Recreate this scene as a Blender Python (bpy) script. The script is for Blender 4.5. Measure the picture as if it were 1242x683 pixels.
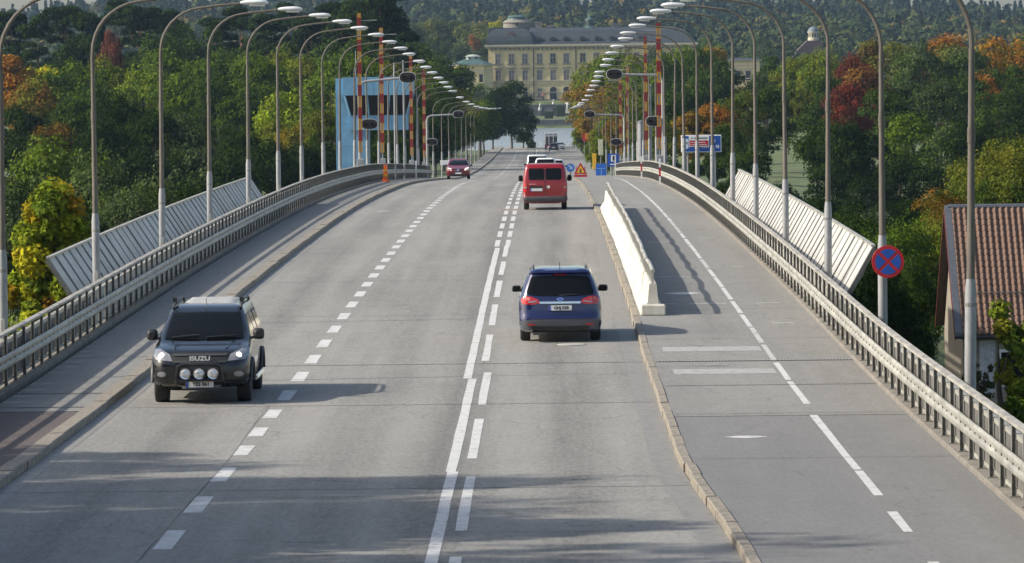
import bpy, bmesh, math, random
import numpy as np
from mathutils import Vector, Matrix
from mathutils.bvhtree import BVHTree

for _o in list(bpy.data.objects):
    bpy.data.objects.remove(_o)
random.seed(7)
RNG = np.random.default_rng(11)
SC = bpy.context.scene
COL = SC.collection

# ------------------------------------------------------------------ camera
CZ, FPX, RW, ROLL = 15.0, 5800.0, 1242.0, 0.0115
VPX, VPY = 660.0, 95.0
cam_d = bpy.data.cameras.new('camera')
cam_d.sensor_width = 36.0
cam_d.lens = FPX / RW * 36.0
cam_d.clip_start, cam_d.clip_end = 0.5, 30000.0
cam = bpy.data.objects.new('camera', cam_d)
COL.objects.link(cam)
_dx, _dy = 621 - VPX, 341.5 - VPY
_fw = Vector(((_dx - ROLL * _dy) / FPX, 1.0, -(_dy + ROLL * _dx) / FPX)).normalized()
_rt = _fw.cross(Vector((0, 0, 1))).normalized()
_up = _rt.cross(_fw).normalized()
_up2 = (_up * math.cos(ROLL) + _rt * math.sin(ROLL)).normalized()
_rt2 = _fw.cross(_up2).normalized()
_m = Matrix((_rt2, _up2, -_fw)).transposed().to_4x4()
_m.translation = Vector((0, 0, CZ))
cam.matrix_world = _m
SC.camera = cam

# ------------------------------------------------------------------ sky, sun, exposure
SUN_EL = math.radians(34.0)
SH_AZ = math.radians(7.0)                       # shadows run to +x and slightly away
sun_dir = Vector((math.cos(SH_AZ) * math.cos(SUN_EL), math.sin(SH_AZ) * math.cos(SUN_EL), -math.sin(SUN_EL)))
world = bpy.data.worlds.new('World')
SC.world = world
world.use_nodes = True
_nt = world.node_tree
_sky = _nt.nodes.new('ShaderNodeTexSky')
_sky.sky_type = 'NISHITA'
_sky.sun_disc = False
_sky.sun_elevation = SUN_EL
_sky.sun_rotation = math.atan2(-sun_dir.x, -sun_dir.y)
_sky.air_density = 1.0
_sky.dust_density = 2.2
_sky.ozone_density = 0.2
_bg = _nt.nodes['Background']
_bg.inputs['Strength'].default_value = 0.14
_nt.links.new(_sky.outputs[0], _bg.inputs[0])
sun_l = bpy.data.lights.new('sun', 'SUN')
sun_l.energy = 4.35
sun_l.angle = math.radians(0.8)
sun_l.color = (1.0, 0.93, 0.82)
sun = bpy.data.objects.new('sun', sun_l)
COL.objects.link(sun)
sun.rotation_euler = sun_dir.to_track_quat('-Z', 'Y').to_euler()
SC.view_settings.view_transform = 'Standard'
SC.view_settings.look = 'None'
SC.view_settings.exposure = 0.42
SC.view_settings.gamma = 1.0
SC.view_settings.use_curve_mapping = False
SC.cycles.use_denoising = True
SC.cycles.max_bounces = 6
SC.cycles.transparent_max_bounces = 6
SC.cycles.diffuse_bounces = 3
SC.cycles.volume_bounces = 0
SC.cycles.use_adaptive_sampling = True
SC.cycles.adaptive_threshold = 0.02

# ------------------------------------------------------------------ helpers
def at(px, py, d):
    """world point that the photo shows at pixel (px, py) if it stands d metres away"""
    x = px - ROLL * (py - VPY)
    y = py + ROLL * (px - VPX)
    return Vector(((x - VPX) * d / FPX, d, CZ - (y - VPY) * d / FPX))

def sstep(a, b, x):
    t = np.clip((x - a) / (b - a), 0.0, 1.0)
    return t * t * (3 - 2 * t)

# height of the carriageway below the eye, by distance
_PD = [-60, 0, 40, 60, 80, 92, 109, 130, 157, 180, 204, 237, 277, 297, 337, 356, 372, 400, 435, 480, 520, 600, 725, 906, 1000]
_PH = [6.1, 6.1, 6.1, 6.1, 6.15, 6.15, 5.98, 5.8, 5.66, 5.6, 5.6, 5.78, 6.18, 6.45, 7.16, 7.52, 7.82, 8.36, 9.1, 9.9, 10.5, 11.45, 12.5, 13.45, 13.6]
def _smooth_profile():
    dd = np.arange(-60, 1001, 1.0)
    hh = np.interp(dd, _PD, _PH)
    k = np.exp(-0.5 * (np.arange(-24, 25) / 8.0) ** 2); k /= k.sum()
    return dd, np.convolve(np.pad(hh, 24, mode='edge'), k, mode='valid')
_DD, _HH = _smooth_profile()
def rz(d):
    return CZ - float(np.interp(d, _DD, _HH))
def rslope(d):
    return (rz(d + 1) - rz(d - 1)) / 2.0

XL_KERB, XR_KERB = -8.3, 2.07
XL_RAIL, XR_RAIL = -10.6, 6.5
XL_LAMP, XR_LAMP = -11.0, 6.98
def xr_kerb(d):
    return XR_KERB + 0.4 * float(sstep(78, 56, d)) if d < 78 else XR_KERB

def tag(o, label=None, cat=None, group=None, kind=None):
    if label: o['label'] = label
    if cat: o['category'] = cat
    if group: o['group'] = group
    if kind: o['kind'] = kind
    return o

def empty(name, loc=(0, 0, 0), rotz=0.0):
    o = bpy.data.objects.new(name, None)
    o.empty_display_size = 0.2
    COL.objects.link(o)
    o.location = loc
    o.rotation_euler = (0, 0, rotz)
    return o

def link_mesh(name, me, parent=None, mat=None):
    o = bpy.data.objects.new(name, me)
    COL.objects.link(o)
    if mat is not None and len(me.materials) == 0:
        me.materials.append(mat)
    if parent is not None:
        o.parent = parent
    return o

def np_mesh(name, V, F, smooth=False):
    """mesh from arrays; F is (n,3) or (n,4)"""
    V = np.asarray(V, dtype=np.float32); F = np.asarray(F, dtype=np.int32)
    me = bpy.data.meshes.new(name)
    me.vertices.add(len(V)); me.vertices.foreach_set('co', V.ravel())
    k = F.shape[1]
    me.loops.add(F.size); me.loops.foreach_set('vertex_index', F.ravel())
    me.polygons.add(len(F))
    me.polygons.foreach_set('loop_start', np.arange(0, F.size, k, dtype=np.int32))
    me.polygons.foreach_set('loop_total', np.full(len(F), k, dtype=np.int32))
    if smooth:
        me.polygons.foreach_set('use_smooth', np.ones(len(F), dtype=bool))
    me.update(calc_edges=True)
    return me

class MB:
    """collects shapes, builds one mesh"""
    def __init__(s):
        s.v, s.f = [], []
    def add(s, vs, fs):
        n = len(s.v)
        s.v += [tuple(p) for p in vs]
        s.f += [tuple(i + n for i in f) for f in fs]
        return s
    def box(s, x0, x1, y0, y1, z0, z1, M=None):
        vs = [Vector(p) for p in ((x0, y0, z0), (x1, y0, z0), (x1, y1, z0), (x0, y1, z0), (x0, y0, z1), (x1, y0, z1), (x1, y1, z1), (x0, y1, z1))]
        if M is not None: vs = [M @ p for p in vs]
        return s.add(vs, ((0, 3, 2, 1), (4, 5, 6, 7), (0, 1, 5, 4), (1, 2, 6, 5), (2, 3, 7, 6), (3, 0, 4, 7)))
    def cham(s, x0, x1, y0, y1, z0, z1, c):
        """box with chamfered top and vertical edges"""
        def ring(i, z): return [(x0 + i, y0 + c, z), (x0 + c, y0 + i, z), (x1 - c, y0 + i, z), (x1 - i, y0 + c, z), (x1 - i, y1 - c, z), (x1 - c, y1 - i, z), (x0 + c, y1 - i, z), (x0 + i, y1 - c, z)]
        def ring2(z): return [(x0 + c, y0 + 1.6 * c, z), (x0 + 1.6 * c, y0 + c, z), (x1 - 1.6 * c, y0 + c, z), (x1 - c, y0 + 1.6 * c, z), (x1 - c, y1 - 1.6 * c, z), (x1 - 1.6 * c, y1 - c, z), (x0 + 1.6 * c, y1 - c, z), (x0 + c, y1 - 1.6 * c, z)]
        return s.loft([ring2(z0), ring(0, z0 + c), ring(0, z1 - c), ring2(z1)])
    def loft(s, rings, close=True, caps=True):
        n = len(rings[0]); vs = [p for r in rings for p in r]; fs = []
        for i in range(len(rings) - 1):
            for j in range(n if close else n - 1):
                a, b = i * n + j, i * n + (j + 1) % n
                fs.append((a, b, b + n, a + n))
        if caps and close:
            fs.append(tuple(range(n - 1, -1, -1)))
            fs.append(tuple((len(rings) - 1) * n + j for j in range(n)))
        return s.add(vs, fs)
    def tube(s, pts, rad, n=8, caps=True):
        pts = [Vector(p) for p in pts]
        if not isinstance(rad, (list, tuple)): rad = [rad] * len(pts)
        rings = []; up = None
        for i, p in enumerate(pts):
            t = (pts[min(i + 1, len(pts) - 1)] - pts[max(i - 1, 0)]).normalized()
            if up is None: up = Vector((0, 0, 1)) if abs(t.z) < 0.9 else Vector((1, 0, 0))
            a = t.cross(up).normalized(); b = a.cross(t).normalized(); up = b
            rings.append([p + (a * math.cos(2 * math.pi * k / n) + b * math.sin(2 * math.pi * k / n)) * rad[i] for k in range(n)])
        return s.loft(rings, True, caps)
    def lathe(s, prof, n=16, M=None):
        """profile of (r, z) about the z axis"""
        rings = [[Vector((r * math.cos(2 * math.pi * k / n), r * math.sin(2 * math.pi * k / n), z)) for k in range(n)] for r, z in prof]
        if M is not None: rings = [[M @ p for p in r] for r in rings]
        return s.loft(rings)
    def prism(s, poly, d0, d1, axis='y'):
        """extrude a 2d polygon; axis y: poly is (x,z); axis x: (y,z); axis z: (x,y)"""
        def P(a, b, t): return (a, t, b) if axis == 'y' else ((t, a, b) if axis == 'x' else (a, b, t))
        n = len(poly)
        return s.add([P(a, b, d0) for a, b in poly] + [P(a, b, d1) for a, b in poly],
                     [tuple(range(n)), tuple(range(2 * n - 1, n - 1, -1))] + [(i, i + n, (i + 1) % n + n, (i + 1) % n) for i in range(n)])
    def mesh(s, name, smooth=False, fix=True, bevel=0.0):
        me = bpy.data.meshes.new(name)
        me.from_pydata(s.v, [], s.f)
        if fix or bevel:
            bm = bmesh.new(); bm.from_mesh(me)
            if bevel:
                bmesh.ops.remove_doubles(bm, verts=bm.verts, dist=1e-5)
                bmesh.ops.bevel(bm, geom=[e for e in bm.edges if len(e.link_faces) == 2 and e.calc_face_angle(0) > 0.6], offset=bevel, segments=1, affect='EDGES', profile=0.5)
            bmesh.ops.recalc_face_normals(bm, faces=bm.faces)
            bm.to_mesh(me); bm.free()
        if smooth:
            for p in me.polygons: p.use_smooth = True
            if smooth != 'all':
                try: me.set_sharp_from_angle(angle=math.radians(38))
                except Exception: pass
        me.update()
        return me
    def build(s, name, mat, parent=None, smooth=False, fix=True, bevel=0.0):
        me = s.mesh(name, smooth, fix, bevel)
        return link_mesh(name, me, parent, mat)

def copy_tree(o, parent=None):
    c = o.copy(); COL.objects.link(c); c.parent = parent
    for ch in list(o.children): copy_tree(ch, c)
    return c

def text_mesh(name, body, size, mat, parent, loc, rot, extrude=0.002, align='CENTER', sx=1.0, bold=0.0):
    cu = bpy.data.curves.new(name, 'FONT')
    cu.body = body; cu.size = size; cu.extrude = extrude; cu.align_x = align; cu.align_y = 'CENTER'; cu.offset = bold
    tmp = bpy.data.objects.new(name + '_tmp', cu)
    COL.objects.link(tmp)
    bpy.context.view_layer.update()
    dg = bpy.context.evaluated_depsgraph_get()
    me = bpy.data.meshes.new_from_object(tmp.evaluated_get(dg))
    bpy.data.objects.remove(tmp)
    me.materials.clear()
    o = link_mesh(name, me, parent, mat)
    o.location = loc; o.rotation_euler = rot; o.scale = (sx, 1, 1)
    return o

# ------------------------------------------------------------------ materials
_MATS = {}
def mat_new(name):
    m = bpy.data.materials.new(name); m.use_nodes = True
    nt = m.node_tree
    return m, nt, nt.nodes['Principled BSDF']

def simple(name, col, rough=0.6, metal=0.0, noise=0.12, scale=6.0, bump=0.0, coat=0.0, emit=None, estr=0.0, spec=0.5, stretch=None, dirt=None):
    """principled with a little procedural variation of its colour and roughness"""
    if name in _MATS: return _MATS[name]
    m, nt, b = mat_new(name)
    N = nt.nodes; L = nt.links
    b.inputs['Roughness'].default_value = rough
    b.inputs['Metallic'].default_value = metal
    b.inputs['Specular IOR Level'].default_value = spec
    b.inputs['Coat Weight'].default_value = coat
    b.inputs['Coat Roughness'].default_value = 0.05
    tc = N.new('ShaderNodeTexCoord'); mp = N.new('ShaderNodeMapping')
    L.new(tc.outputs['Object'], mp.inputs['Vector'])
    if stretch: mp.inputs['Scale'].default_value = stretch
    nz = N.new('ShaderNodeTexNoise'); nz.inputs['Scale'].default_value = scale; nz.inputs['Detail'].default_value = 5; nz.inputs['Roughness'].default_value = 0.65
    L.new(mp.outputs[0], nz.inputs['Vector'])
    rp = N.new('ShaderNodeValToRGB')
    lo = [max(0, c * (1 - noise * 2)) for c in col]; hi = [min(1, c * (1 + noise * 2)) for c in col]
    if dirt: lo = dirt
    rp.color_ramp.elements[0].position = 0.3; rp.color_ramp.elements[1].position = 0.7
    rp.color_ramp.elements[0].color = (*lo, 1); rp.color_ramp.elements[1].color = (*hi, 1)
    L.new(nz.outputs['Fac'], rp.inputs['Fac']); L.new(rp.outputs[0], b.inputs['Base Color'])
    if bump:
        bp = N.new('ShaderNodeBump'); bp.inputs['Strength'].default_value = bump; bp.inputs['Distance'].default_value = 0.02
        L.new(nz.outputs['Fac'], bp.inputs['Height']); L.new(bp.outputs[0], b.inputs['Normal'])
    if emit:
        b.inputs['Emission Color'].default_value = (*emit, 1); b.inputs['Emission Strength'].default_value = estr
    _MATS[name] = m
    return m

def asphalt(name, c0, c1, streak=0.5, lanes=None, speck=0.35):
    m, nt, b = mat_new(name); N = nt.nodes; L = nt.links
    tc = N.new('ShaderNodeTexCoord')
    def noise(scale, sc=(1, 1, 1), det=4, rough=0.6):
        mp = N.new('ShaderNodeMapping'); mp.inputs['Scale'].default_value = sc
        L.new(tc.outputs['Object'], mp.inputs['Vector'])
        n = N.new('ShaderNodeTexNoise'); n.inputs['Scale'].default_value = scale; n.inputs['Detail'].default_value = det; n.inputs['Roughness'].default_value = rough
        L.new(mp.outputs[0], n.inputs['Vector']); return n.outputs['Fac']
    def math_(op, a, c, clamp=False):
        n = N.new('ShaderNodeMath'); n.operation = op; n.use_clamp = clamp
        for i, v in enumerate((a, c)):
            if isinstance(v, (int, float)): n.inputs[i].default_value = v
            else: L.new(v, n.inputs[i])
        return n.outputs[0]
    big = noise(0.5, (1, 0.12, 1), 5)
    stre = noise(1.4, (1, 0.02, 1), 4)
    fine = noise(14.0, (1, 0.22, 1), 4, 0.85)
    med = noise(2.2, (1, 0.35, 1), 6, 0.7)
    fac = math_('ADD', math_('MULTIPLY', big, 0.45), math_('MULTIPLY', stre, streak))
    fac = math_('ADD', fac, math_('MULTIPLY', med, 0.3))
    fac = math_('ADD', fac, math_('MULTIPLY', math_('SUBTRACT', fine, 0.5), speck))
    if lanes:      # oil-darkened lane middles, paler tracks; one band is painted shade
        sx = N.new('ShaderNodeSeparateXYZ'); L.new(tc.outputs['Object'], sx.inputs[0])
        for (x, w, a) in lanes:
            dx = math_('ABSOLUTE', math_('SUBTRACT', math_('ADD', sx.outputs[0], math_('MULTIPLY', math_('SUBTRACT', big, 0.5), 0.5)), x), 0)
            g = math_('SUBTRACT', 1.0, math_('DIVIDE', dx, w), True)
            fac = math_('SUBTRACT', fac, math_('MULTIPLY', g, a))
    rp = N.new('ShaderNodeValToRGB')
    rp.color_ramp.elements[0].position = 0.25; rp.color_ramp.elements[1].position = 0.85
    rp.color_ramp.elements[0].color = (*c0, 1); rp.color_ramp.elements[1].color = (*c1, 1)
    L.new(fac, rp.inputs['Fac'])
    # fine cracks
    vo = N.new('ShaderNodeTexVoronoi'); vo.feature = 'DISTANCE_TO_EDGE'; vo.inputs['Scale'].default_value = 0.16
    wv = N.new('ShaderNodeMapping'); wv.inputs['Scale'].default_value = (1.3, 0.55, 1)
    dn = N.new('ShaderNodeTexNoise'); dn.inputs['Scale'].default_value = 0.7; dn.inputs['Detail'].default_value = 5
    L.new(tc.outputs['Object'], dn.inputs['Vector'])
    mx = N.new('ShaderNodeMix'); mx.data_type = 'VECTOR'; mx.inputs[0].default_value = 0.12
    L.new(tc.outputs['Object'], mx.inputs[4]); 
    ad = N.new('ShaderNodeVectorMath'); ad.operation = 'MULTIPLY_ADD'; ad.inputs[1].default_value = (2.2, 2.2, 0); 
    L.new(dn.outputs['Color'], ad.inputs[0]); L.new(tc.outputs['Object'], ad.inputs[2])
    L.new(ad.outputs[0], wv.inputs['Vector']); L.new(wv.outputs[0], vo.inputs['Vector'])
    cr = math_('LESS_THAN', vo.outputs['Distance'], 0.0035)
    cr = math_('MULTIPLY', cr, math_('GREATER_THAN', big, 0.52))
    mixc = N.new('ShaderNodeMix'); mixc.data_type = 'RGBA'
    L.new(math_('MULTIPLY', cr, 0.3), mixc.inputs[0]); L.new(rp.outputs[0], mixc.inputs[6]); mixc.inputs[7].default_value = (0.03, 0.03, 0.03, 1)
    L.new(mixc.outputs[2], b.inputs['Base Color'])
    b.inputs['Roughness'].default_value = 0.88; b.inputs['Specular IOR Level'].default_value = 0.3
    bp = N.new('ShaderNodeBump'); bp.inputs['Strength'].default_value = 0.35; bp.inputs['Distance'].default_value = 0.01
    L.new(fine, bp.inputs['Height']); L.new(bp.outputs[0], b.inputs['Normal'])
    return m

def paint_mat(name, col, worn, amount=0.5):
    """road paint, worn through in spots"""
    m, nt, b = mat_new(name); N = nt.nodes; L = nt.links
    tc = N.new('ShaderNodeTexCoord'); nz = N.new('ShaderNodeTexNoise'); nz.inputs['Scale'].default_value = 5.5; nz.inputs['Detail'].default_value = 7; nz.inputs['Roughness'].default_value = 0.75
    L.new(tc.outputs['Object'], nz.inputs['Vector'])
    rp = N.new('ShaderNodeValToRGB'); rp.color_ramp.elements[0].position = amount - 0.12; rp.color_ramp.elements[1].position = amount + 0.04
    rp.color_ramp.elements[0].color = (*worn, 1); rp.color_ramp.elements[1].color = (*col, 1)
    L.new(nz.outputs['Fac'], rp.inputs['Fac']); L.new(rp.outputs[0], b.inputs['Base Color'])
    b.inputs['Roughness'].default_value = 0.7
    return m

def leaf_mat(c1, c2):
    key = ('leaf', c1, c2)
    if key in _MATS: return _MATS[key]
    m, nt, b = mat_new('foliage'); N = nt.nodes; L = nt.links
    tc = N.new('ShaderNodeTexCoord'); nz = N.new('ShaderNodeTexNoise'); nz.inputs['Scale'].default_value = 0.33; nz.inputs['Detail'].default_value = 3
    oi = N.new('ShaderNodeObjectInfo'); ad = N.new('ShaderNodeVectorMath'); ad.operation = 'ADD'
    cx = N.new('ShaderNodeCombineXYZ'); mu = N.new('ShaderNodeMath'); mu.operation = 'MULTIPLY'; mu.inputs[1].default_value = 60
    L.new(oi.outputs['Random'], mu.inputs[0]); L.new(mu.outputs[0], cx.inputs[0])
    L.new(tc.outputs['Object'], ad.inputs[0]); L.new(cx.outputs[0], ad.inputs[1]); L.new(ad.outputs[0], nz.inputs['Vector'])
    rp = N.new('ShaderNodeValToRGB'); rp.color_ramp.elements[0].position = 0.38; rp.color_ramp.elements[1].position = 0.62
    rp.color_ramp.elements[0].color = (*c1, 1); rp.color_ramp.elements[1].color = (*c2, 1)
    L.new(nz.outputs['Fac'], rp.inputs['Fac'])
    ge = N.new('ShaderNodeNewGeometry'); hs = N.new('ShaderNodeHueSaturation')
    mr = N.new('ShaderNodeMapRange'); mr.inputs['To Min'].default_value = 0.6; mr.inputs['To Max'].default_value = 1.45
    L.new(ge.outputs['Random Per Island'], mr.inputs['Value']); L.new(mr.outputs[0], hs.inputs['Value'])
    mr2 = N.new('ShaderNodeMapRange'); mr2.inputs['To Min'].default_value = 0.485; mr2.inputs['To Max'].default_value = 0.515
    wn = N.new('ShaderNodeTexWhiteNoise'); wn.noise_dimensions = '1D'; L.new(ge.outputs['Random Per Island'], wn.inputs['W'])
    L.new(wn.outputs['Value'], mr2.inputs['Value']); L.new(mr2.outputs[0], hs.inputs['Hue'])
    L.new(rp.outputs[0], hs.inputs['Color'])
    out = N['Material Output']
    df = N.new('ShaderNodeBsdfDiffuse'); tr = N.new('ShaderNodeBsdfTranslucent'); mx = N.new('ShaderNodeMixShader'); mx.inputs[0].default_value = 0.3
    L.new(hs.outputs[0], df.inputs['Color']); L.new(hs.outputs[0], tr.inputs['Color'])
    L.new(df.outputs[0], mx.inputs[1]); L.new(tr.outputs[0], mx.inputs[2])
    L.new(mx.outputs[0], out.inputs['Surface'])
    N.remove(b)
    _MATS[key] = m
    return m

M_ROAD = asphalt('asphalt_carriageway', (0.126, 0.121, 0.111), (0.275, 0.266, 0.241), streak=0.62, speck=1.15, lanes=[(0.25, 0.75, 0.24), (-3.2, 0.8, 0.13), (-6.7, 0.8, 0.15), (-1.75, 0.8, 0.26), (-4.2, 0.35, -0.06), (-2.2, 0.35, -0.06)])  # band beside the centre line is shade put into the colour
M_PATH = asphalt('asphalt_path', (0.152, 0.148, 0.137), (0.27, 0.263, 0.241), streak=0.35, speck=1.0)
M_PATH_OLD = asphalt('asphalt_path_newer', (0.14, 0.138, 0.134), (0.225, 0.22, 0.21), streak=0.25, speck=0.9)
M_PATH_RED = asphalt('asphalt_path_dark', (0.075, 0.06, 0.055), (0.15, 0.125, 0.115), streak=0.3)
M_GRANITE = simple('kerb_granite', (0.24, 0.21, 0.165), 0.85, noise=0.22, scale=9, bump=0.4)
M_PAINT = paint_mat('road_paint', (0.54, 0.535, 0.51), (0.25, 0.245, 0.23), 0.45)
M_PAINT_WORN = paint_mat('road_paint_worn', (0.5, 0.5, 0.47), (0.22, 0.215, 0.2), 0.5)
M_PAINT_FAINT = paint_mat('road_paint_faint', (0.36, 0.355, 0.335), (0.23, 0.226, 0.212), 0.5)
M_TAR = simple('joint_tar', (0.035, 0.034, 0.033), 0.8, noise=0.3)
M_DIRT = paint_mat('gutter_dirt', (0.225, 0.217, 0.198), (0.165, 0.158, 0.145), 0.5)
M_GALV = simple('galvanised_steel', (0.28, 0.285, 0.29), 0.55, 0.25, noise=0.14, scale=5, stretch=(1, 1, 0.3), bump=0.05)
M_MASTBROWN = simple('weathered_mast', (0.125, 0.11, 0.09), 0.6, 0.15, noise=0.18, scale=5, stretch=(1, 1, 0.2))
M_RAILPOST = simple('rail_post_steel', (0.22, 0.215, 0.195), 0.6, 0.1, noise=0.2, scale=7)
M_RAILTOP = simple('rail_cap', (0.31, 0.29, 0.25), 0.65, 0.0, noise=0.22, scale=2.2, stretch=(3, 0.6, 3))
M_BEAM = simple('guard_beam', (0.36, 0.35, 0.305), 0.5, 0.15, noise=0.12, scale=2.0, stretch=(2, 0.5, 2), dirt=(0.22, 0.21, 0.18))
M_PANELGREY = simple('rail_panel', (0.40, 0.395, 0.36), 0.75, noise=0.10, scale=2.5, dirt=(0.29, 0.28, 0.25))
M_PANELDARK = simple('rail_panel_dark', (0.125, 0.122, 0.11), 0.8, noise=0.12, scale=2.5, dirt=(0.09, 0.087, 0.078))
M_CONC = simple('concrete_grey', (0.19, 0.172, 0.145), 0.9, noise=0.14, scale=1.8, bump=0.2)
M_SCREEN = simple('screen_sheet', (0.45, 0.445, 0.41), 0.55, noise=0.07, scale=1.4, dirt=(0.36, 0.35, 0.32))
M_RIB = simple('screen_rib', (0.10, 0.098, 0.09), 0.6, noise=0.12)
M_WHITECONC = simple('white_concrete', (0.54, 0.52, 0.45), 0.8, noise=0.08, scale=2.2, bump=0.15, dirt=(0.42, 0.40, 0.33))
M_LAMPHEAD = simple('lamp_head_grey', (0.62, 0.63, 0.64), 0.4, noise=0.06)
M_LENS = simple('lamp_lens', (0.75, 0.76, 0.75), 0.25, noise=0.04)
M_BLACK = simple('black_matt', (0.018, 0.018, 0.018), 0.55, noise=0.2)
M_RUBBER = simple('tyre_rubber', (0.022, 0.022, 0.022), 0.8, noise=0.2, scale=20)
M_GLASS = simple('car_glass', (0.006, 0.007, 0.008), 0.05, noise=0.1, spec=0.18)
M_CHROME = simple('chrome', (0.75, 0.76, 0.78), 0.18, 1.0, noise=0.03)
M_PLASTIC = simple('dark_plastic', (0.045, 0.047, 0.05), 0.55, noise=0.12)
M_PLATE = simple('plate_white', (0.7, 0.7, 0.68), 0.45, noise=0.03)
M_EUBLUE = simple('plate_blue', (0.02, 0.07, 0.38), 0.45, noise=0.05)
M_REDLENS = simple('tail_red', (0.45, 0.012, 0.012), 0.15, noise=0.08, coat=0.6)
M_CLEARLENS = simple('clear_lens', (0.26, 0.26, 0.27), 0.12, 0.2, noise=0.08, coat=0.8)
M_LITLAMP = simple('lit_headlamp', (0.9, 0.88, 0.8), 0.3, noise=0.02, emit=(1.0, 0.93, 0.78), estr=5.0)
M_WHITE = simple('white_paint', (0.75, 0.75, 0.74), 0.45, noise=0.04)
M_BLUESIGN = simple('sign_blue', (0.012, 0.075, 0.36), 0.4, noise=0.06)
M_REDSIGN = simple('sign_red', (0.42, 0.012, 0.02), 0.4, noise=0.06)
M_YELSIGN = simple('sign_yellow', (0.75, 0.42, 0.02), 0.4, noise=0.06)
M_BARK = simple('bark', (0.085, 0.068, 0.05), 0.95, noise=0.3, scale=4, bump=0.5, stretch=(2, 2, 0.5))
M_BARKPINE = simple('pine_bark', (0.15, 0.085, 0.05), 0.95, noise=0.3, scale=4, bump=0.4)
# ------------------------------------------------------------------ ground and water
WATER_Z = 0.6
_hn = [(RNG.uniform(0.002, 0.012), RNG.uniform(0, 6.28), RNG.uniform(0, 6.28), RNG.uniform(0, 6.28)) for _ in range(10)]
def ground_np(X, D):
    X = np.asarray(X, float); D = np.asarray(D, float)
    base = np.interp(D, [-300, 60, 100, 180, 285, 306, 395, 412, 500, 600, 800, 925, 948, 1385, 1393, 1500, 1502, 1590, 1800, 2000, 2500, 3000, 3300, 4500, 9000],
                     [4.0, 4.0, 3.0, 1.8, 1.6, -1.6, -1.6, 1.4, 3.0, 4.0, 6.8, 5.0, -1.8, -1.8, 2.6, 3.2, 7.7, 7.9, 17, 24, 38, 51, 46, 20, 10])
    u = X / np.maximum(D, 300) * FPX      # spread of hill heights across the land behind the palace
    far = sstep(1600, 2600, D)
    hill = 5.5 * np.exp(-((u + 330) / 260) ** 2) - 4.5 * sstep(420, 560, u) - 4.0 * sstep(-540, -640, u)
    nz = sum(np.sin(f * X * 1.3 + a) * np.sin(f * D + b) for f, a, b, c in _hn) / 10
    base = base + far * (hill + nz * 7)
    side = sstep(20, 70, np.abs(X + 2))
    isl = sstep(410, 460, D) * sstep(945, 900, D)
    base = base + isl * side * nz * 1.5
    # road corridor on land
    rzv = CZ - np.interp(D, _DD, _HH)
    cor = np.where(D < 120, sstep(100, 90, D), sstep(425, 440, D) * sstep(946, 936, D))
    wide = np.where(D < 120, 26.0, 40.0)
    k = 1 - np.clip((np.abs(X + 2.2) - 9.6) / (wide - 9.6), 0, 1)
    k = k * k * (3 - 2 * k) * cor
    return base * (1 - k) + (rzv - 0.45) * k
def ground(x, d):
    return float(ground_np(x, d))

def axis_vals(parts):
    out = []
    for a, b, s in parts: out += list(np.arange(a, b, s))
    return np.array(sorted(set(np.round(out, 2))))
_gx = axis_vals([(-4000, -900, 300), (-900, -300, 50), (-300, -60, 12), (-60, 60, 3), (60, 300, 12), (300, 900, 50), (900, 4001, 300)])
_gd = axis_vals([(-300, 40, 30), (40, 110, 3), (110, 280, 10), (280, 312, 3), (312, 390, 13), (390, 445, 4), (445, 920, 15), (920, 952, 3), (952, 1380, 60), (1380, 1400, 2), (1400, 1496, 16), (1496, 1506, 1), (1506, 2000, 20), (2000, 3500, 50), (3500, 9001, 500)])
GX, GD = np.meshgrid(_gx, _gd)
GZ = ground_np(GX, GD)
_nx = len(_gx)
_idx = np.arange(GX.size).reshape(GX.shape)
_F = np.stack([_idx[:-1, :-1], _idx[:-1, 1:], _idx[1:, 1:], _idx[1:, :-1]], -1).reshape(-1, 4)
M_GROUND = simple('grass_ground', (0.075, 0.10, 0.03), 0.95, noise=0.3, scale=0.25, bump=0.4, dirt=(0.045, 0.055, 0.022))
tag(link_mesh('ground', np_mesh('ground', np.stack([GX, GD, GZ], -1).reshape(-1, 3), _F, True), None, M_GROUND), kind='structure')

m, nt, b = mat_new('lake_water')
b.inputs['Base Color'].default_value = (0.20, 0.22, 0.22, 1); b.inputs['Roughness'].default_value = 0.22  # pale base colour stands in for the sky's bright reflection
_tc = nt.nodes.new('ShaderNodeTexCoord'); _nz = nt.nodes.new('ShaderNodeTexNoise'); _nz.inputs['Scale'].default_value = 0.35; _nz.inputs['Detail'].default_value = 5
_bp = nt.nodes.new('ShaderNodeBump'); _bp.inputs['Strength'].default_value = 0.5; _bp.inputs['Distance'].default_value = 0.25
nt.links.new(_tc.outputs['Object'], _nz.inputs['Vector']); nt.links.new(_nz.outputs['Fac'], _bp.inputs['Height']); nt.links.new(_bp.outputs[0], b.inputs['Normal'])
_mb = MB(); _mb.add([(-3000, 270, WATER_Z), (3000, 270, WATER_Z), (3000, 1450, WATER_Z), (-3000, 1450, WATER_Z)], [(0, 1, 2, 3)])
tag(_mb.build('water', m, fix=False), kind='structure')

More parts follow.
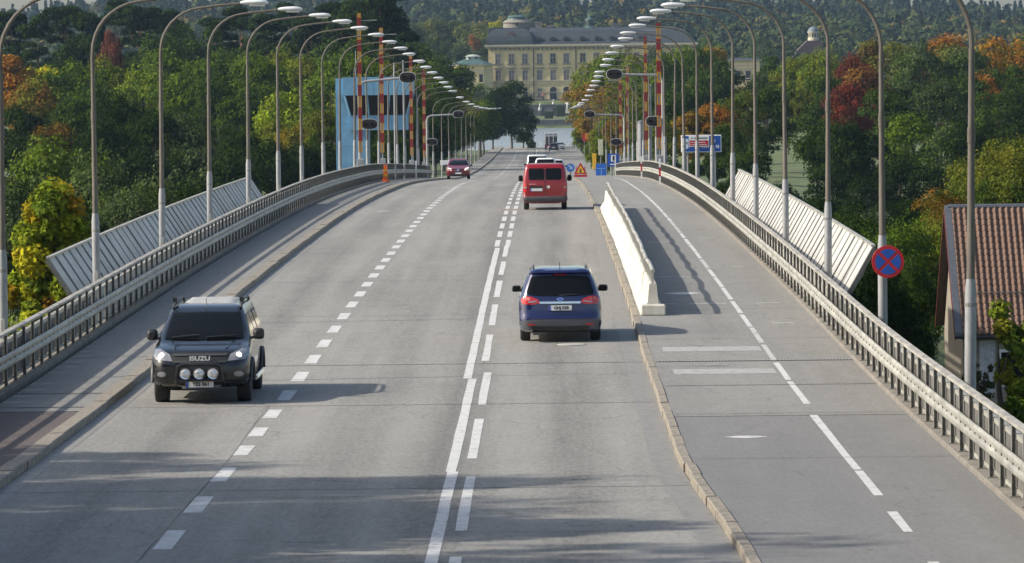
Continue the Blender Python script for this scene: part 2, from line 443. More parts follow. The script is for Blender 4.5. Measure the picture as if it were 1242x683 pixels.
# ------------------------------------------------------------------ carriageway, paths, kerbs
def strip(name, mat, x0, x1, d0, d1, lift, step=2.5, kind=None, parent=None, cols=1, far_step=12):
    """sheet following the road profile between lateral positions x0(d) and x1(d)"""
    ds = list(np.arange(d0, min(d1, 470), step)) + (list(np.arange(max(d0, 470), d1, far_step)) if d1 > 470 else []) + [d1]
    f0 = x0 if callable(x0) else (lambda d: x0); f1 = x1 if callable(x1) else (lambda d: x1)
    mb = MB(); V = []; F = []
    for d in ds:
        for c in range(cols + 1):
            V.append((f0(d) + (f1(d) - f0(d)) * c / cols, d, rz(d) + lift))
    n = cols + 1
    for i in range(len(ds) - 1):
        for c in range(cols):
            F.append((i * n + c, i * n + c + 1, (i + 1) * n + c + 1, (i + 1) * n + c))
    mb.add(V, F)
    o = mb.build(name, mat, parent, fix=False)
    if kind: o['kind'] = kind
    return o

KERB_H = 0.13
D0 = 20
road = strip('road', M_ROAD, XL_KERB, lambda d: xr_kerb(d), D0, 946, 0.0, kind='structure', cols=4)
tag(strip('pavement', M_PATH, XL_RAIL + 0.3, XL_KERB - 0.15, 87.5, 946, KERB_H), kind='structure')
tag(strip('pavement', M_PATH_RED, XL_RAIL + 0.3, XL_KERB - 0.15, D0, 87.5, KERB_H - 0.006), kind='structure')
cyc = strip('cycle_path', M_PATH, lambda d: xr_kerb(d) + 0.15, XR_RAIL - 0.12, 84.5, 946, KERB_H)
tag(cyc, kind='structure')
cyc2 = strip('cycle_path', M_PATH_OLD, lambda d: xr_kerb(d) + 0.15, XR_RAIL - 0.12, D0, 84.5, KERB_H - 0.006)
tag(cyc2, kind='structure')
# worn gutter strips beside both kerbs
strip('gutter', M_DIRT, lambda d: xr_kerb(d) - 0.42, lambda d: xr_kerb(d), D0, 200, 0.004, parent=road)
strip('gutter', M_DIRT, XL_KERB, XL_KERB + 0.30, D0, 240, 0.004, parent=road)

# kerb stones, each its own piece
kerb_r = tag(empty('kerb', (0, 0, 0)), kind='structure')
kerb_l = tag(empty('kerb', (0, 0, 0)), kind='structure')
def kerb_stone_mesh(w, L, h):
    mb = MB(); c = 0.018
    prof = [(-w / 2, -0.25), (w / 2, -0.25), (w / 2, h - c), (w / 2 - c, h), (-w / 2 + c, h), (-w / 2, h - c)]
    mb.loft([[(a, -L / 2 + 0.006, z) for a, z in prof], [(a, L / 2 - 0.006, z) for a, z in prof]])
    return mb.mesh('kerb_stone')
KL = 2.0
_ks = [kerb_stone_mesh(0.17, KL, KERB_H + 0.01), kerb_stone_mesh(0.165, KL, KERB_H + 0.016), kerb_stone_mesh(0.18, KL, KERB_H + 0.004)]
_kl = [kerb_stone_mesh(0.30, KL, KERB_H + 0.012), kerb_stone_mesh(0.29, KL, KERB_H + 0.018), kerb_stone_mesh(0.31, KL, KERB_H + 0.005)]
for me in _ks + _kl: me.materials.append(M_GRANITE)
for i in range(165):
    d = 46 + KL * (i + 0.5)
    if d > 372: break
    for side, ms, par in ((1, _ks, kerb_r), (-1, _kl, kerb_l)):
        x = (xr_kerb(d) + 0.085) if side > 0 else XL_KERB - 0.15
        yaw = -(xr_kerb(d + 1) - xr_kerb(d - 1)) / 2 if side > 0 else 0
        o = link_mesh('kerb_stone', ms[random.randrange(3)], par)
        o.location = (x + random.uniform(-0.012, 0.012), d, rz(d) + random.uniform(-0.004, 0.004))
        o.rotation_euler = (math.atan(rslope(d)), 0, yaw + random.uniform(-0.003, 0.003))
mb = MB()
for side in (1, -1):
    for d in np.arange(374, 940, 8):
        x = (XR_KERB + 0.085) if side > 0 else XL_KERB - 0.15
        w = 0.085 if side > 0 else 0.15
        a, c = rz(d), rz(d + 8)
        mb.loft([[(x - w, d, a - 0.2), (x + w, d, a - 0.2), (x + w, d, a + 0.14), (x - w, d, a + 0.14)], [(x - w, d + 7.98, c - 0.2), (x + w, d + 7.98, c - 0.2), (x + w, d + 7.98, c + 0.14), (x - w, d + 7.98, c + 0.14)]])
_o = mb.build('far_kerb', M_GRANITE, kerb_r); _o['kind'] = 'stuff'

# painted markings: each dash a piece of the road
def dash(name, xc, w, d0, d1, mat=None, parent=None, lift=0.004, skew=0.0):
    n = max(1, int((d1 - d0) / 2.5)); V = []; F = []
    f = xc if callable(xc) else (lambda d: xc)
    for i in range(n + 1):
        d = d0 + (d1 - d0) * i / n
        V += [(f(d) - w / 2 + random.uniform(-.008, .008), d, rz(d) + lift), (f(d) + w / 2 + random.uniform(-.008, .008), d + skew, rz(d) + lift)]
    for i in range(n): F.append((2 * i, 2 * i + 1, 2 * i + 3, 2 * i + 2))
    mb = MB(); mb.add(V, F)
    return mb.build(name, mat or M_PAINT, parent or road, fix=False)
# bus-lane line of short dashes
_starts = [57.0, 62.4, 67.8, 73.2, 78.4, 82.6, 87.0]
d = 91.6
while d < 352: _starts.append(d); d += 5.3 if d < 200 else 5.6
for s in _starts:
    if 78 < s < 91: dash('lane_dash', -5.08, 0.26, s, s + 2.1)
    else: dash('lane_dash', -5.08, 0.26, s, s + 2.7)
for s in np.arange(470, 900, 12): dash('lane_dash', -4.95, 0.18, s, s + 5.0)
# double centre line
for (a, c, x) in ((30, 74.6, -1.50), (74.6, 97, -1.53), (97.1, 160, -1.63)):
    dash('centre_line', lambda d, x=x: x, 0.17, a, c)
d = 52.0
while d < 158:
    dash('centre_dash', -1.20 if d < 74 else (-1.24 if d < 97 else -1.33), 0.16, d, d + 9.0, M_PAINT)
    d += 12.6
d = 161.0
while d < 345:
    dash('centre_dash', -1.66, 0.17, d, d + 6.0); dash('centre_dash', -1.30, 0.17, d, d + 6.0)
    d += 9.1
for s in np.arange(450, 900, 12): dash('centre_dash', -1.5, 0.2, s, s + 8.0)
# cycle path dividing line, cross marks, one painted streak of sunlight
for (a, c) in ((52, 58.5), (62.4, 65.4), (68.0, 72.4), (72.6, 87.0)):
    dash('path_line', 4.70, 0.13, a, c, M_PAINT, cyc2, lift=KERB_H - 0.002)
d = 87.3
while d < 330:
    L_ = random.uniform(4.2, 6.5); dash('path_line', 4.74, 0.12, d, d + L_, M_PAINT if random.random() < 0.7 else M_PAINT_WORN, cyc, lift=KERB_H + 0.004); d += L_ + random.uniform(0.25, 0.8)
def cross_mark(x0, x1, d, w, mat, parent, lift, bow=0.0, name='cross_line_and_sun_streak'):
    n = 10; V = []; F = []
    for i in range(n + 1):
        t = i / n; x = x0 + (x1 - x0) * t; ww = w * (1 if not bow else max(0.08, math.sin(math.pi * t)))
        V += [(x, d - ww / 2, rz(d - ww / 2) + lift), (x, d + ww / 2, rz(d + ww / 2) + lift)]
    for i in range(n): F.append((2 * i, 2 * i + 2, 2 * i + 3, 2 * i + 1))
    mb = MB(); mb.add(V, F); return mb.build(name, mat, parent, fix=False)
LP = KERB_H + 0.004
cross_mark(2.5, 4.62, 103.5, 1.5, M_PAINT_FAINT, cyc, LP)
cross_mark(2.55, 4.6, 96.5, 1.5, M_PAINT_FAINT, cyc, LP)
for (d, a, c) in ((121, 2.45, 3.3), (121, 3.6, 4.55), (121, 5.3, 5.9), (135, 3.0, 3.5), (135, 3.7, 4.3), (141, 5.5, 5.8), (160, 2.6, 3.2), (160, 3.4, 4.1), (164, 5.2, 5.8), (112.5, 5.3, 5.8)):
    cross_mark(a, c, d, 0.35, M_PAINT_FAINT, cyc, LP)
cross_mark(3.1, 4.1, 126, 1.1, M_PAINT, cyc, LP, bow=1)  # single white lens-shaped mark
cross_mark(2.95, 3.65, 79.6, 0.55, M_PAINT, cyc2, LP - 0.006, bow=1)  # streak of sunlight on the path, laid on as white colour
# transverse joints
for d, w in ((71.5, .05), (90, .07), (101.5, 0.10), (119.5, .05), (140, .04), (161, .05), (181, .04), (201, .05), (225, .05), (250, .05), (300, .06), (322, 0.16), (395, 0.16)):
    cross_mark(XL_KERB + 0.02, xr_kerb(d) - 0.01, d, w * 0.65, M_TAR, road, 0.006, name='expansion_joint')
for d, w in ((75.0, .04), (85, .06), (92.5, .10), (99.6, .28), (107, .05), (118.5, .06), (131, .05), (148, .05), (171, .06), (192, .12), (235, .06)):
    cross_mark(xr_kerb(d) + 0.2, XR_RAIL - 0.14, d, w * 0.65, M_TAR, cyc if d > 84.5 else cyc2, LP + (0.003 if d > 84.5 else -0.003), name='expansion_joint')
for d, w in ((88.5, .12), (92.2, .10), (103, .05), (125, .06), (150, .06), (190, .10)):
    cross_mark(XL_RAIL + 0.32, XL_KERB - 0.31, d, w, M_TAR, None, LP + 0.003, name='expansion_joint').parent = kerb_l
# steel grating across the cycle path
gr = empty('drain_grating', (0, 0, 0)); gr.parent = cyc
mb = MB()
for i in range(60):
    x = 2.3 + i * 0.0685; mb.box(x, x + 0.035, 99.5, 99.72, rz(99.6) + LP + 0.004, rz(99.6) + LP + 0.012)
_g = mb.build('grate_bar', M_GALV, gr); _g['kind'] = 'stuff'
# manholes on the road
for (x, d) in ((0.55, 107.5), (-6.9, 205.0)):
    mb = MB(); mb.lathe([(0.33, 0), (0.33, 0.008), (0.29, 0.012), (0.0, 0.012)], 18, Matrix.Translation((x, d, rz(d) + 0.001))); mb.build('manhole_cover', M_PANELGREY, road)

# sealed cracks and repaired patches
def crack(xs, d0, d1, w, parent, lift, wob=0.05, n=26):
    V = []; F = []; x = xs; 
    for i in range(n + 1):
        d = d0 + (d1 - d0) * i / n; x += (xr_kerb(d) - XR_KERB) * 0 + random.gauss(0, wob * 0.35); x += (xs - x) * 0.15; ww = w * random.uniform(0.35, 1.3)
        xo = xr_kerb(d) - XR_KERB if xs > 0 else 0.0
        V += [(x + xo - ww / 2, d, rz(d) + lift), (x + xo + ww / 2, d, rz(d) + lift)]
    for i in range(n): F.append((2 * i, 2 * i + 1, 2 * i + 3, 2 * i + 2))
    mb = MB(); mb.add(V, F); return mb.build('sealed_crack', M_TAR, parent, fix=False)
for (x, a, b_, w) in ((-5.25, 52, 90, .010), ):
    crack(x, a, b_, w, road, 0.0065, 0.035)
M_PATCH = asphalt('asphalt_repair', (0.115, 0.112, 0.106), (0.215, 0.21, 0.195), streak=0.3, speck=0.9)
M_PATCH2 = asphalt('asphalt_repair_pale', (0.165, 0.16, 0.147), (0.30, 0.292, 0.268), streak=0.3, speck=0.9)
def repair(x0, x1, d0, d1, mat, lift=0.0025, parent=None):
    V = []; F = []; n = max(2, int((d1 - d0) / 2))
    for i in range(n + 1):
        d = d0 + (d1 - d0) * i / n; V += [(x0 + random.gauss(0, .015), d, rz(d) + lift), (x1 + random.gauss(0, .015), d, rz(d) + lift)]
    for i in range(n): F.append((2 * i, 2 * i + 1, 2 * i + 3, 2 * i + 2))
    mb = MB(); mb.add(V, F); mb.build('repair_patch', mat, parent or road, fix=False)
repair(-8.0, -5.3, 88.6, 90.4, M_PATCH2); repair(-4.6, -2.2, 146, 150, M_PATCH2); repair(-0.9, 1.5, 64.4, 66.8, M_PATCH2); repair(-4.8, -1.8, 70.2, 71.4, M_PATCH2)

# ------------------------------------------------------------------ bridge body
bridge = tag(empty('bridge', (-2, 262, 0)), 'long grey concrete road bridge carrying the carriageway over the water', 'bridge')
def girder(d0, d1, name):
    mb = MB(); rings = []
    for d in np.arange(d0, d1 + 0.1, 5.0):
        z = rz(d); y = d - 262
        rings.append([(XL_RAIL + 2 - 0.33, y, z + 0.09), (XR_RAIL + 2 + 0.33, y, z + 0.09), (XR_RAIL + 2 + 0.33, y, z - 0.35), (XR_RAIL + 2 - 2.2, y, z - 0.6), (XR_RAIL + 2 - 2.6, y, z - 2.0), (XL_RAIL + 2 + 2.6, y, z - 2.0), (XL_RAIL + 2 + 2.2, y, z - 0.6), (XL_RAIL + 2 - 0.33, y, z - 0.35)])
    # top surface lowered below the sheets
    rings = [[(x, y, zz - 0.12) if k < 2 else (x, y, zz) for k, (x, y, zz) in enumerate(r)] for r in rings]
    mb.loft(rings); return mb.build(name, M_CONC, bridge)
girder(90, 320, 'deck_girder'); girder(325, 390, 'swing_span'); girder(395, 440, 'deck_girder')
for d in (120, 150, 180, 210, 240, 270, 300, 322, 358, 395, 420):
    mb = MB(); z = rz(d) - 2.0; y = d - 262
    for xx in (-4.2, 4.6):
        mb.lathe([(0.9, -3.0), (0.9, z - 0.6), (1.3, z + 0.05)], 14, Matrix.Translation((xx, y, 0)))
    mb.box(-5.6, 6.0, y - 0.8, y + 0.8, z - 0.5, z - 0.02)
    mb.build('pier', M_CONC, bridge)

# ------------------------------------------------------------------ railings
BAY = 20.0 / 12
def railing(side, label):
    xr = XR_RAIL if side > 0 else XL_RAIL
    s = side
    R = tag(empty('bridge_railing', (xr, 0, 0)), label, 'railing')
    d_first, d_last = 40.0, 440.0
    nb = int((d_last - d_first) / BAY)
    ds = [d_first + BAY * i for i in range(nb + 1)]
    zb = KERB_H
    def sweep(name, prof, mat, a=0, b=None, smooth=False):
        mb = MB(); mb.loft([[(s * px, d, rz(d) + zb + pz) for px, pz in prof] for d in (ds[a:b] if b else ds[a:])])
        return mb.build(name, mat, R, smooth=smooth)
    # s*px: positive px points outwards
    sweep('plinth', [(-0.13, -0.3), (-0.13, 0.05), (-0.10, 0.07), (0.30, 0.07), (0.30, -0.3)], M_CONC)
    sweep('handrail', [(-0.06, 1.10), (-0.055, 1.145), (0.055, 1.155), (0.06, 1.10)], M_RAILTOP)
    sweep('bottom_rail', [(0.03, 0.13), (0.03, 0.19), (0.13, 0.19), (0.13, 0.13)], M_BEAM)
    sweep('guard_beam', [(-0.10, 0.46), (-0.125, 0.50), (-0.125, 0.55), (-0.09, 0.585), (-0.09, 0.615), (-0.125, 0.65), (-0.125, 0.70), (-0.10, 0.74), (-0.075, 0.74), (-0.075, 0.46)], M_BEAM)
    # posts: light I-section
    def post_mesh():
        mb = MB()
        mb.box(-0.040, -0.030, -0.05, 0.05, 0.06, 1.10); mb.box(0.012, 0.022, -0.05, 0.05, 0.06, 1.10); mb.box(-0.031, 0.013, -0.006, 0.006, 0.06, 1.10)
        mb.box(-0.07, 0.03, -0.09, 0.09, 0.05, 0.085); mb.box(-0.09, -0.03, -0.04, 0.04, 0.5, 0.7)
        if s < 0: mb.v = [(-a, b_, c) for a, b_, c in mb.v]
        me = mb.mesh('post'); me.materials.append(M_RAILPOST); return me
    def panel_mesh():
        mb = MB(); w = BAY / 2 - 0.075
        mb.box(0.045, 0.095, -w, w, 0.2, 0.88); mb.box(0.03, 0.125, -w, w, 0.881, 0.955)
        if s < 0: mb.v = [(-a, b_, c) for a, b_, c in mb.v]
        me = mb.mesh('panel'); me.materials.append(M_PANELGREY); return me
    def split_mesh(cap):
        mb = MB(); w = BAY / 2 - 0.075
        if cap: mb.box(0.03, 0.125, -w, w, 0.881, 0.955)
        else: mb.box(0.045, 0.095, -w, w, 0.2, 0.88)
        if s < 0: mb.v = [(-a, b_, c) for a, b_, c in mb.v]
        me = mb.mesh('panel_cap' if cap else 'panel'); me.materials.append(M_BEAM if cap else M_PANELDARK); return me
    pm, qm, qd, qc = post_mesh(), panel_mesh(), split_mesh(False), split_mesh(True)
    for i, d in enumerate(ds):
        if d < 54: continue
        o = link_mesh('post', pm, R); o.location = (0, d, rz(d) + zb)
        o.rotation_euler = (0, random.uniform(-.006, .006), 0)
    D_MESH = 190.0 if s > 0 else 215.0
    for i in range(nb):
        d = ds[i] + BAY / 2
        if d < 54: continue
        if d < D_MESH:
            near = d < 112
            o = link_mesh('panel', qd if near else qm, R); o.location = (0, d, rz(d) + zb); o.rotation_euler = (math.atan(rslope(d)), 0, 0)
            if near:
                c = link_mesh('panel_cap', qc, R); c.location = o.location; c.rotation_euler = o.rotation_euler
    # closely barred section over the middle of the bridge
    mb = MB()
    for i in range(nb):
        d = ds[i] + BAY / 2
        if d < D_MESH: continue
        for k in range(14):
            y = d - BAY / 2 + BAY * (k + 0.5) / 14; z = rz(y) + zb
            mb.box(s * 0.07, s * 0.095, y - 0.017, y + 0.017, z + 0.17, z + 1.11)
    _b = mb.build('bar', M_RAILPOST, R, fix=False); _b['kind'] = 'stuff'
    mb = MB()
    for i in range(nb):
        d = ds[i]
        if 54 < d < 200:
            for dd in (0, BAY / 2):
                z = rz(d + dd) + zb + 0.6
                mb.box(s * -0.10, s * -0.085, d + dd - 0.045, d + dd + 0.045, z - 0.014, z + 0.014)
    _b = mb.build('bolt', M_BLACK, R, fix=False); _b['kind'] = 'stuff'
    return R
railing(1, 'grey steel railing with slab panels along the right edge of the cycle path')
railing(-1, 'grey steel railing with slab panels along the left pavement edge')

# red and white reflector posts fixed to the railing
for k, (px, d, side) in enumerate(((777, 313, 1), (811, 263, 1), (751, 430, 1), (516, 385, -1))):
    x = (XR_RAIL - 0.2) if side > 0 else XL_RAIL + 0.2
    t = empty('reflector_post', (x, d, rz(d) + KERB_H))
    mb = MB(); mb.box(-0.05, 0.05, -0.02, 0.02, 0.0, 1.42); mb.build('plate', M_WHITE, t)
    if side > 0 and k < 2:
        mb = MB(); mb.box(-0.051, 0.051, -0.026, -0.021, 0.45, 0.95); mb.build('red_band', M_REDSIGN, t)
    tag(t, ['white and red reflector post on the right railing at the crest', 'white and red reflector post on the right railing nearest the camera', 'thin white reflector post on the right railing beyond the crest', 'thin white reflector post on the left railing beside the oncoming red car'][k], 'reflector', 'reflector posts on the railings')

# ------------------------------------------------------------------ outward-leaning ribbed screens
def screen(side, label):
    x0 = (XR_RAIL + 0.72) if side > 0 else XL_RAIL - 0.72
    t = tag(empty('ribbed_screen', (x0, 116, rz(116))), label, 'screen', 'ribbed screens outside the railings')
    s = side; lo, hi = (0.0, 0.35), (0.72, 1.62)      # (out, up)
    if s < 0: hi = (0.78, 1.55)
    d0, n, w = 116.0, 48, BAY
    def P(o, u, d): return (s * o, d - 116, rz(d) - rz(116) + KERB_H + u)
    def quadbox(mb, d_a, d_b, thick, push, l=lo, h=hi):
        nx, nz = (h[1] - l[1]), -(h[0] - l[0]); q = math.hypot(nx, nz); nx /= q; nz /= q     # outward-down normal
        ring = []
        for d in (d_a, d_b):
            ring.append([P(l[0] - push * nx, l[1] - push * nz, d), P(h[0] - push * nx, h[1] - push * nz, d), P(h[0] + (thick - push) * nx, h[1] + (thick - push) * nz, d), P(l[0] + (thick - push) * nx, l[1] + (thick - push) * nz, d)])
        mb.loft(ring)
    for i in range(n):
        mb = MB(); a = d0 + i * w
        j = random.uniform(-0.012, 0.012)
        quadbox(mb, a + 0.12, a + w - 0.12, 0.03, 0.0 + j); mb.build('sheet', M_SCREEN, t)
    for i in range(n + 1):
        mb = MB(); a = d0 + i * w
        quadbox(mb, a - 0.12, a + 0.12, 0.10, 0.015); mb.build('rib', M_RIB, t)
    mb = MB(); rings = []
    for i in range(n + 1):
        d = d0 + i * w
        rings.append([P(hi[0] - 0.05, hi[1], d), P(hi[0] + 0.05, hi[1], d), P(hi[0] + 0.05, hi[1] + 0.05, d), P(hi[0] - 0.05, hi[1] + 0.05, d)])
    mb.loft(rings); mb.build('top_edge', M_BEAM, t)
    for i in range(0, n + 1, 4):
        mb = MB(); d = d0 + i * w
        mb.tube([P(-0.35, -0.1, d), P(lo[0] + 0.05, lo[1] + 0.05, d)], 0.05, 6); mb.tube([P(-0.35, -0.3, d), P(0.5, 1.05, d)], 0.04, 6); mb.build('bracket', M_RAILPOST, t)
screen(1, 'bright white ribbed screen leaning out beyond the right railing')
screen(-1, 'dull grey ribbed screen leaning out beyond the left railing')

# ------------------------------------------------------------------ white concrete barrier beside the cycle path
BN = 14; BL = 6.0
_ordn = ['first', 'second', 'third', 'fourth', 'fifth', 'sixth', 'seventh', 'eighth', 'ninth', 'tenth', 'eleventh', 'twelfth', 'thirteenth', 'fourteenth', 'fifteenth', 'sixteenth', 'seventeenth', 'eighteenth', 'nineteenth', 'twentieth', 'twenty-first', 'twenty-second', 'twenty-third', 'twenty-fourth', 'twenty-fifth', 'twenty-sixth', 'twenty-seventh', 'twenty-eighth', 'twenty-ninth', 'thirtieth', 'thirty-first', 'thirty-second', 'thirty-third', 'thirty-fourth', 'thirty-fifth', 'thirty-sixth', 'thirty-seventh', 'thirty-eighth', 'thirty-ninth', 'fortieth']
def ordinal(i): return _ordn[i] if i < len(_ordn) else 'number %d' % (i + 1)
mb = MB(); prof = [(-0.30, 0.03), (0.30, 0.03), (0.27, 0.16), (0.13, 0.34), (0.09, 0.78), (0.07, 0.80), (-0.07, 0.80), (-0.09, 0.78), (-0.13, 0.34), (-0.27, 0.16)]
mb.loft([[(a, 0.015, z) for a, z in prof], [(a, BL - 0.015, z) for a, z in prof]])
bm_body = mb.mesh('body'); bm_body.materials.append(M_WHITECONC)
mb = MB(); mb.tube([(0, 0.0, 1.10), (0, 1.2, 1.125), (0, BL / 2, 1.15), (0, BL - 1.2, 1.125), (0, BL, 1.10)], 0.05, 8)
bm_rail = mb.mesh('handrail', True); bm_rail.materials.append(M_BEAM)
mb = MB(); mb.box(-0.025, 0.025, -0.035, 0.035, 0.79, 1.10); bm_bal = mb.mesh('rail_post'); bm_bal.materials.append(M_BEAM)
for i in range(BN):
    d = 116.3 + i * BL
    x = XR_KERB + 0.52 + random.uniform(-0.03, 0.03)
    t = empty('concrete_barrier', (x, d, rz(d) + KERB_H - 0.03), random.uniform(-0.006, 0.006))
    t.rotation_euler = (math.atan((rz(d + BL) - rz(d)) / BL) + random.uniform(-0.003, 0.003), random.uniform(-.014, .014), random.uniform(-0.005, 0.005))
    link_mesh('body', bm_body, t); link_mesh('handrail', bm_rail, t)
    for k in range(8):
        o = link_mesh('rail_post', bm_bal, t); o.location = (0, 0.06 + k * (BL - 0.12) / 7, 0)
    if i == 0:
        mb = MB(); mb.cham(-0.30, 0.30, -0.30, 0.012, 0.03, 0.30, 0.03); mb.build('end_block', M_WHITECONC, t)
    tag(t, 'white concrete barrier element with steel handrail, %s from the camera' % ordinal(i) + (' with square end block' if i == 0 else ''), 'barrier', 'white barrier elements beside the cycle path')
# ------------------------------------------------------------------ street lamps
def make_lamp():
    t = empty('street_lamp')
    mb = MB(); mb.lathe([(0.17, -0.35), (0.17, -0.15), (0.098, -0.14), (0.095, 2.55), (0.075, 2.75)], 12); lp = mb.build('lower_pole', M_GALV, t, smooth=True)
    mb = MB(); mb.cham(-0.045, 0.045, -0.103, -0.085, 0.9, 1.35, 0.006); mb.build('hatch', M_PANELGREY, lp)
    mb = MB(); mb.tube([(0, 0, 2.3), (0, 0, 2.36)], 0.101, 12); mb.build('band', M_RAILPOST, lp)
    mb = MB(); pts = [(0, 0, 2.7), (0, 0, 4.6), (0, 0, 6.55)]; rad = [0.072, 0.06, 0.05]
    mb.tube(pts, rad, 10); mb.tube([(0, 0, 5.0), (0, 0, 5.25)], [0.07, 0.068], 10); mb.build('upper_pole', M_MASTBROWN, t, smooth=True)
    mb = MB(); pts = [(0, 0, 6.5)]
    for k in range(9):
        a = math.radians(90 * k / 8 * 0.93); pts.append((1.25 * (1 - math.cos(a)), 0, 6.65 + 1.25 * math.sin(a)))
    x, _, z = pts[-1]; pts += [(x + 0.6, 0, z + 0.075), (x + 1.28, 0, z + 0.13)]
    mb.tube(pts, [0.047] + [0.043] * 5 + [0.036] * (len(pts) - 6), 8); mb.build('arm', M_MASTBROWN, t, smooth=True)
    hx, hz = pts[-1][0], pts[-1][2]
    rings = []
    for (u, w, lo, hi) in ((-0.10, 0.045, -0.04, 0.04), (0.0, 0.08, -0.05, 0.07), (0.18, 0.115, -0.06, 0.09), (0.45, 0.13, -0.06, 0.10), (0.62, 0.11, -0.055, 0.075), (0.70, 0.06, -0.035, 0.03)):
        c = (lo + hi) / 2
        rings.append([(hx + u, w * math.cos(2 * math.pi * k / 14), hz + c + 0.01 + (hi - lo) / 2 * math.sin(2 * math.pi * k / 14)) for k in range(14)])
    mb = MB(); mb.loft(rings); h = mb.build('lamp_head', M_LAMPHEAD, t, smooth=True)
    rings = []
    for (u, w) in ((0.16, 0.05), (0.24, 0.095), (0.46, 0.10), (0.6, 0.05)):
        rings.append([(hx + u, w * math.cos(math.pi + math.pi * k / 8), hz - 0.045 + 0.05 * math.sin(math.pi + math.pi * k / 8)) for k in range(9)])
    mb = MB(); mb.loft(rings, close=True); mb.build('lens', M_LENS, h, smooth=True)
    return t
_lamp = make_lamp()
LR = [78.9 + 20 * i for i in range(19)] + [470 + 36 * i for i in range(8)]
LLf = [96.6 + 20 * i for i in range(18)] + [470 + 40 * i for i in range(11)]
first = True
for side, ds, xx in ((1, LR, XR_LAMP), (-1, LLf, XL_LAMP)):
    for i, d in enumerate(ds):
        o = _lamp if first else copy_tree(_lamp); first = False
        far = d > 450
        o.location = (xx + random.uniform(-0.03, 0.03), d, rz(d) + (0 if d < 445 else -0.1))
        o.rotation_euler = (random.gauss(0, .007), random.gauss(0, .007), (math.pi if side > 0 else 0) + random.uniform(-0.05, 0.05))
        nm = 'right' if side > 0 else 'left'
        if i == 0: lb = 'tall grey street lamp outside the %s railing, nearest the camera' % nm
        else: lb = 'tall grey curved street lamp on the %s side, %s from the camera' % (nm, ordinal(i))
        tag(o, lb, 'street lamp', 'curved street lamps along the bridge')

# ------------------------------------------------------------------ raised boom gates, signals
M_BOOMR = simple('boom_red', (0.2, 0.012, 0.015), 0.5, noise=0.1)
M_BOOMY = simple('boom_yellow', (0.5, 0.24, 0.012), 0.5, noise=0.08)
def boom(px, d, ytop, label, w=0.26, rodside=1):
    x = at(px, 150, d).x; z0 = rz(d) + KERB_H
    t = empty('boom_gate', (x, d, z0))
    top = at(px, ytop, d).z - z0
    mb = MB(); mb.cham(-0.22, 0.22, -0.25, 0.25, -0.4, 1.5, 0.03); mb.build('cabinet', M_GALV, t)
    mb = MB(); mb.box(-0.05, 0.05, -0.05, 0.05, 1.4, top); mb.build('boom_core', M_GALV, t)
    z = 1.9; k = 0; seg = 0.66; w = w * 0.85
    while z < top - 0.2:
        e = min(z + seg, top)
        mb = MB()
        if k % 2 == 0:       # yellow frame of slats with open middle
            mb.box(-w / 2, -w / 2 + 0.07, -0.07, 0.07, z, e); mb.box(w / 2 - 0.07, w / 2, -0.07, 0.07, z, e); mb.box(-w / 2 + 0.07, w / 2 - 0.07, -0.068, 0.068, z, z + 0.08); mb.box(-w / 2 + 0.07, w / 2 - 0.07, -0.068, 0.068, e - 0.08, e)
        else:
            mb.box(-w / 2 - 0.01, w / 2 + 0.01, -0.08, 0.08, z + 0.004, e - 0.004)
        mb.build('stripe', M_BOOMY if k % 2 == 0 else M_BOOMR, t)
        z = e; k += 1
    mb = MB(); mb.tube([(0, 0, top - 0.45), (rodside * 1.05, 0, top - 0.43)], 0.03, 6); mb.build('rod', M_GALV, t)
    tag(t, label, 'boom gate', 'raised red and yellow boom gates')
boom(437, 282, 16, 'raised red and yellow striped boom on the left, nearest the camera')
boom(463.5, 322, 34, 'raised red and yellow boom in front of the blue tower windows', 0.28)
boom(499, 392, 66, 'raised red and yellow boom at the right edge of the blue tower', 0.30)
boom(514.5, 436, 84, 'raised red and yellow boom on the left, farthest beyond the blue tower', 0.32)
boom(799.5, 288, 28, 'raised red and yellow striped boom on the right, nearest the camera', 0.30, -1)
boom(783.5, 328, 44, 'raised thin red and yellow boom, second on the right side', 0.22, -1)
boom(761.5, 400, 78, 'raised red and yellow boom, third on the right side', 0.27, -1)
boom(752.5, 438, 92, 'raised red and yellow boom on the right, farthest from the camera', 0.28, -1)

def signal_head(t, x, z, w=0.98, h=0.66):
    """oval black backplate with pale rim and two lamps, facing the camera"""
    def oval(a, b): return [(x + a * math.copysign(abs(math.cos(k * math.pi / 14)) ** 0.75, math.cos(k * math.pi / 14)), z + b * math.copysign(abs(math.sin(k * math.pi / 14)) ** 0.75, math.sin(k * math.pi / 14))) for k in range(28)]
    mb = MB(); mb.prism(oval(w / 2, h / 2), -0.14, -0.11); p = mb.build('signal_head', M_WHITE, t)
    mb = MB(); mb.prism(oval(w / 2 - 0.025, h / 2 - 0.025), -0.165, -0.138); mb.prism(oval(w / 2 - 0.2, h / 2 - 0.16), -0.108, 0.12); mb.build('backplate', M_BLACK, p)
    for s in (-1, 1):
        M = Matrix.Translation((x + s * 0.22, -0.17, z)) @ Matrix.Rotation(math.radians(90), 4, 'X')
        mb = MB(); mb.lathe([(0.115, 0.0), (0.125, 0.10), (0.11, 0.10), (0.10, 0.01)], 14, M); mb.build('hood', M_BLACK, p)
        mb = MB(); mb.lathe([(0.10, 0.004), (0.06, 0.03), (0.0, 0.035)], 14, M); mb.build('lens', simple('dark_red_lens', (0.03, 0.008, 0.008), 0.25, noise=0.1), p, smooth=True)
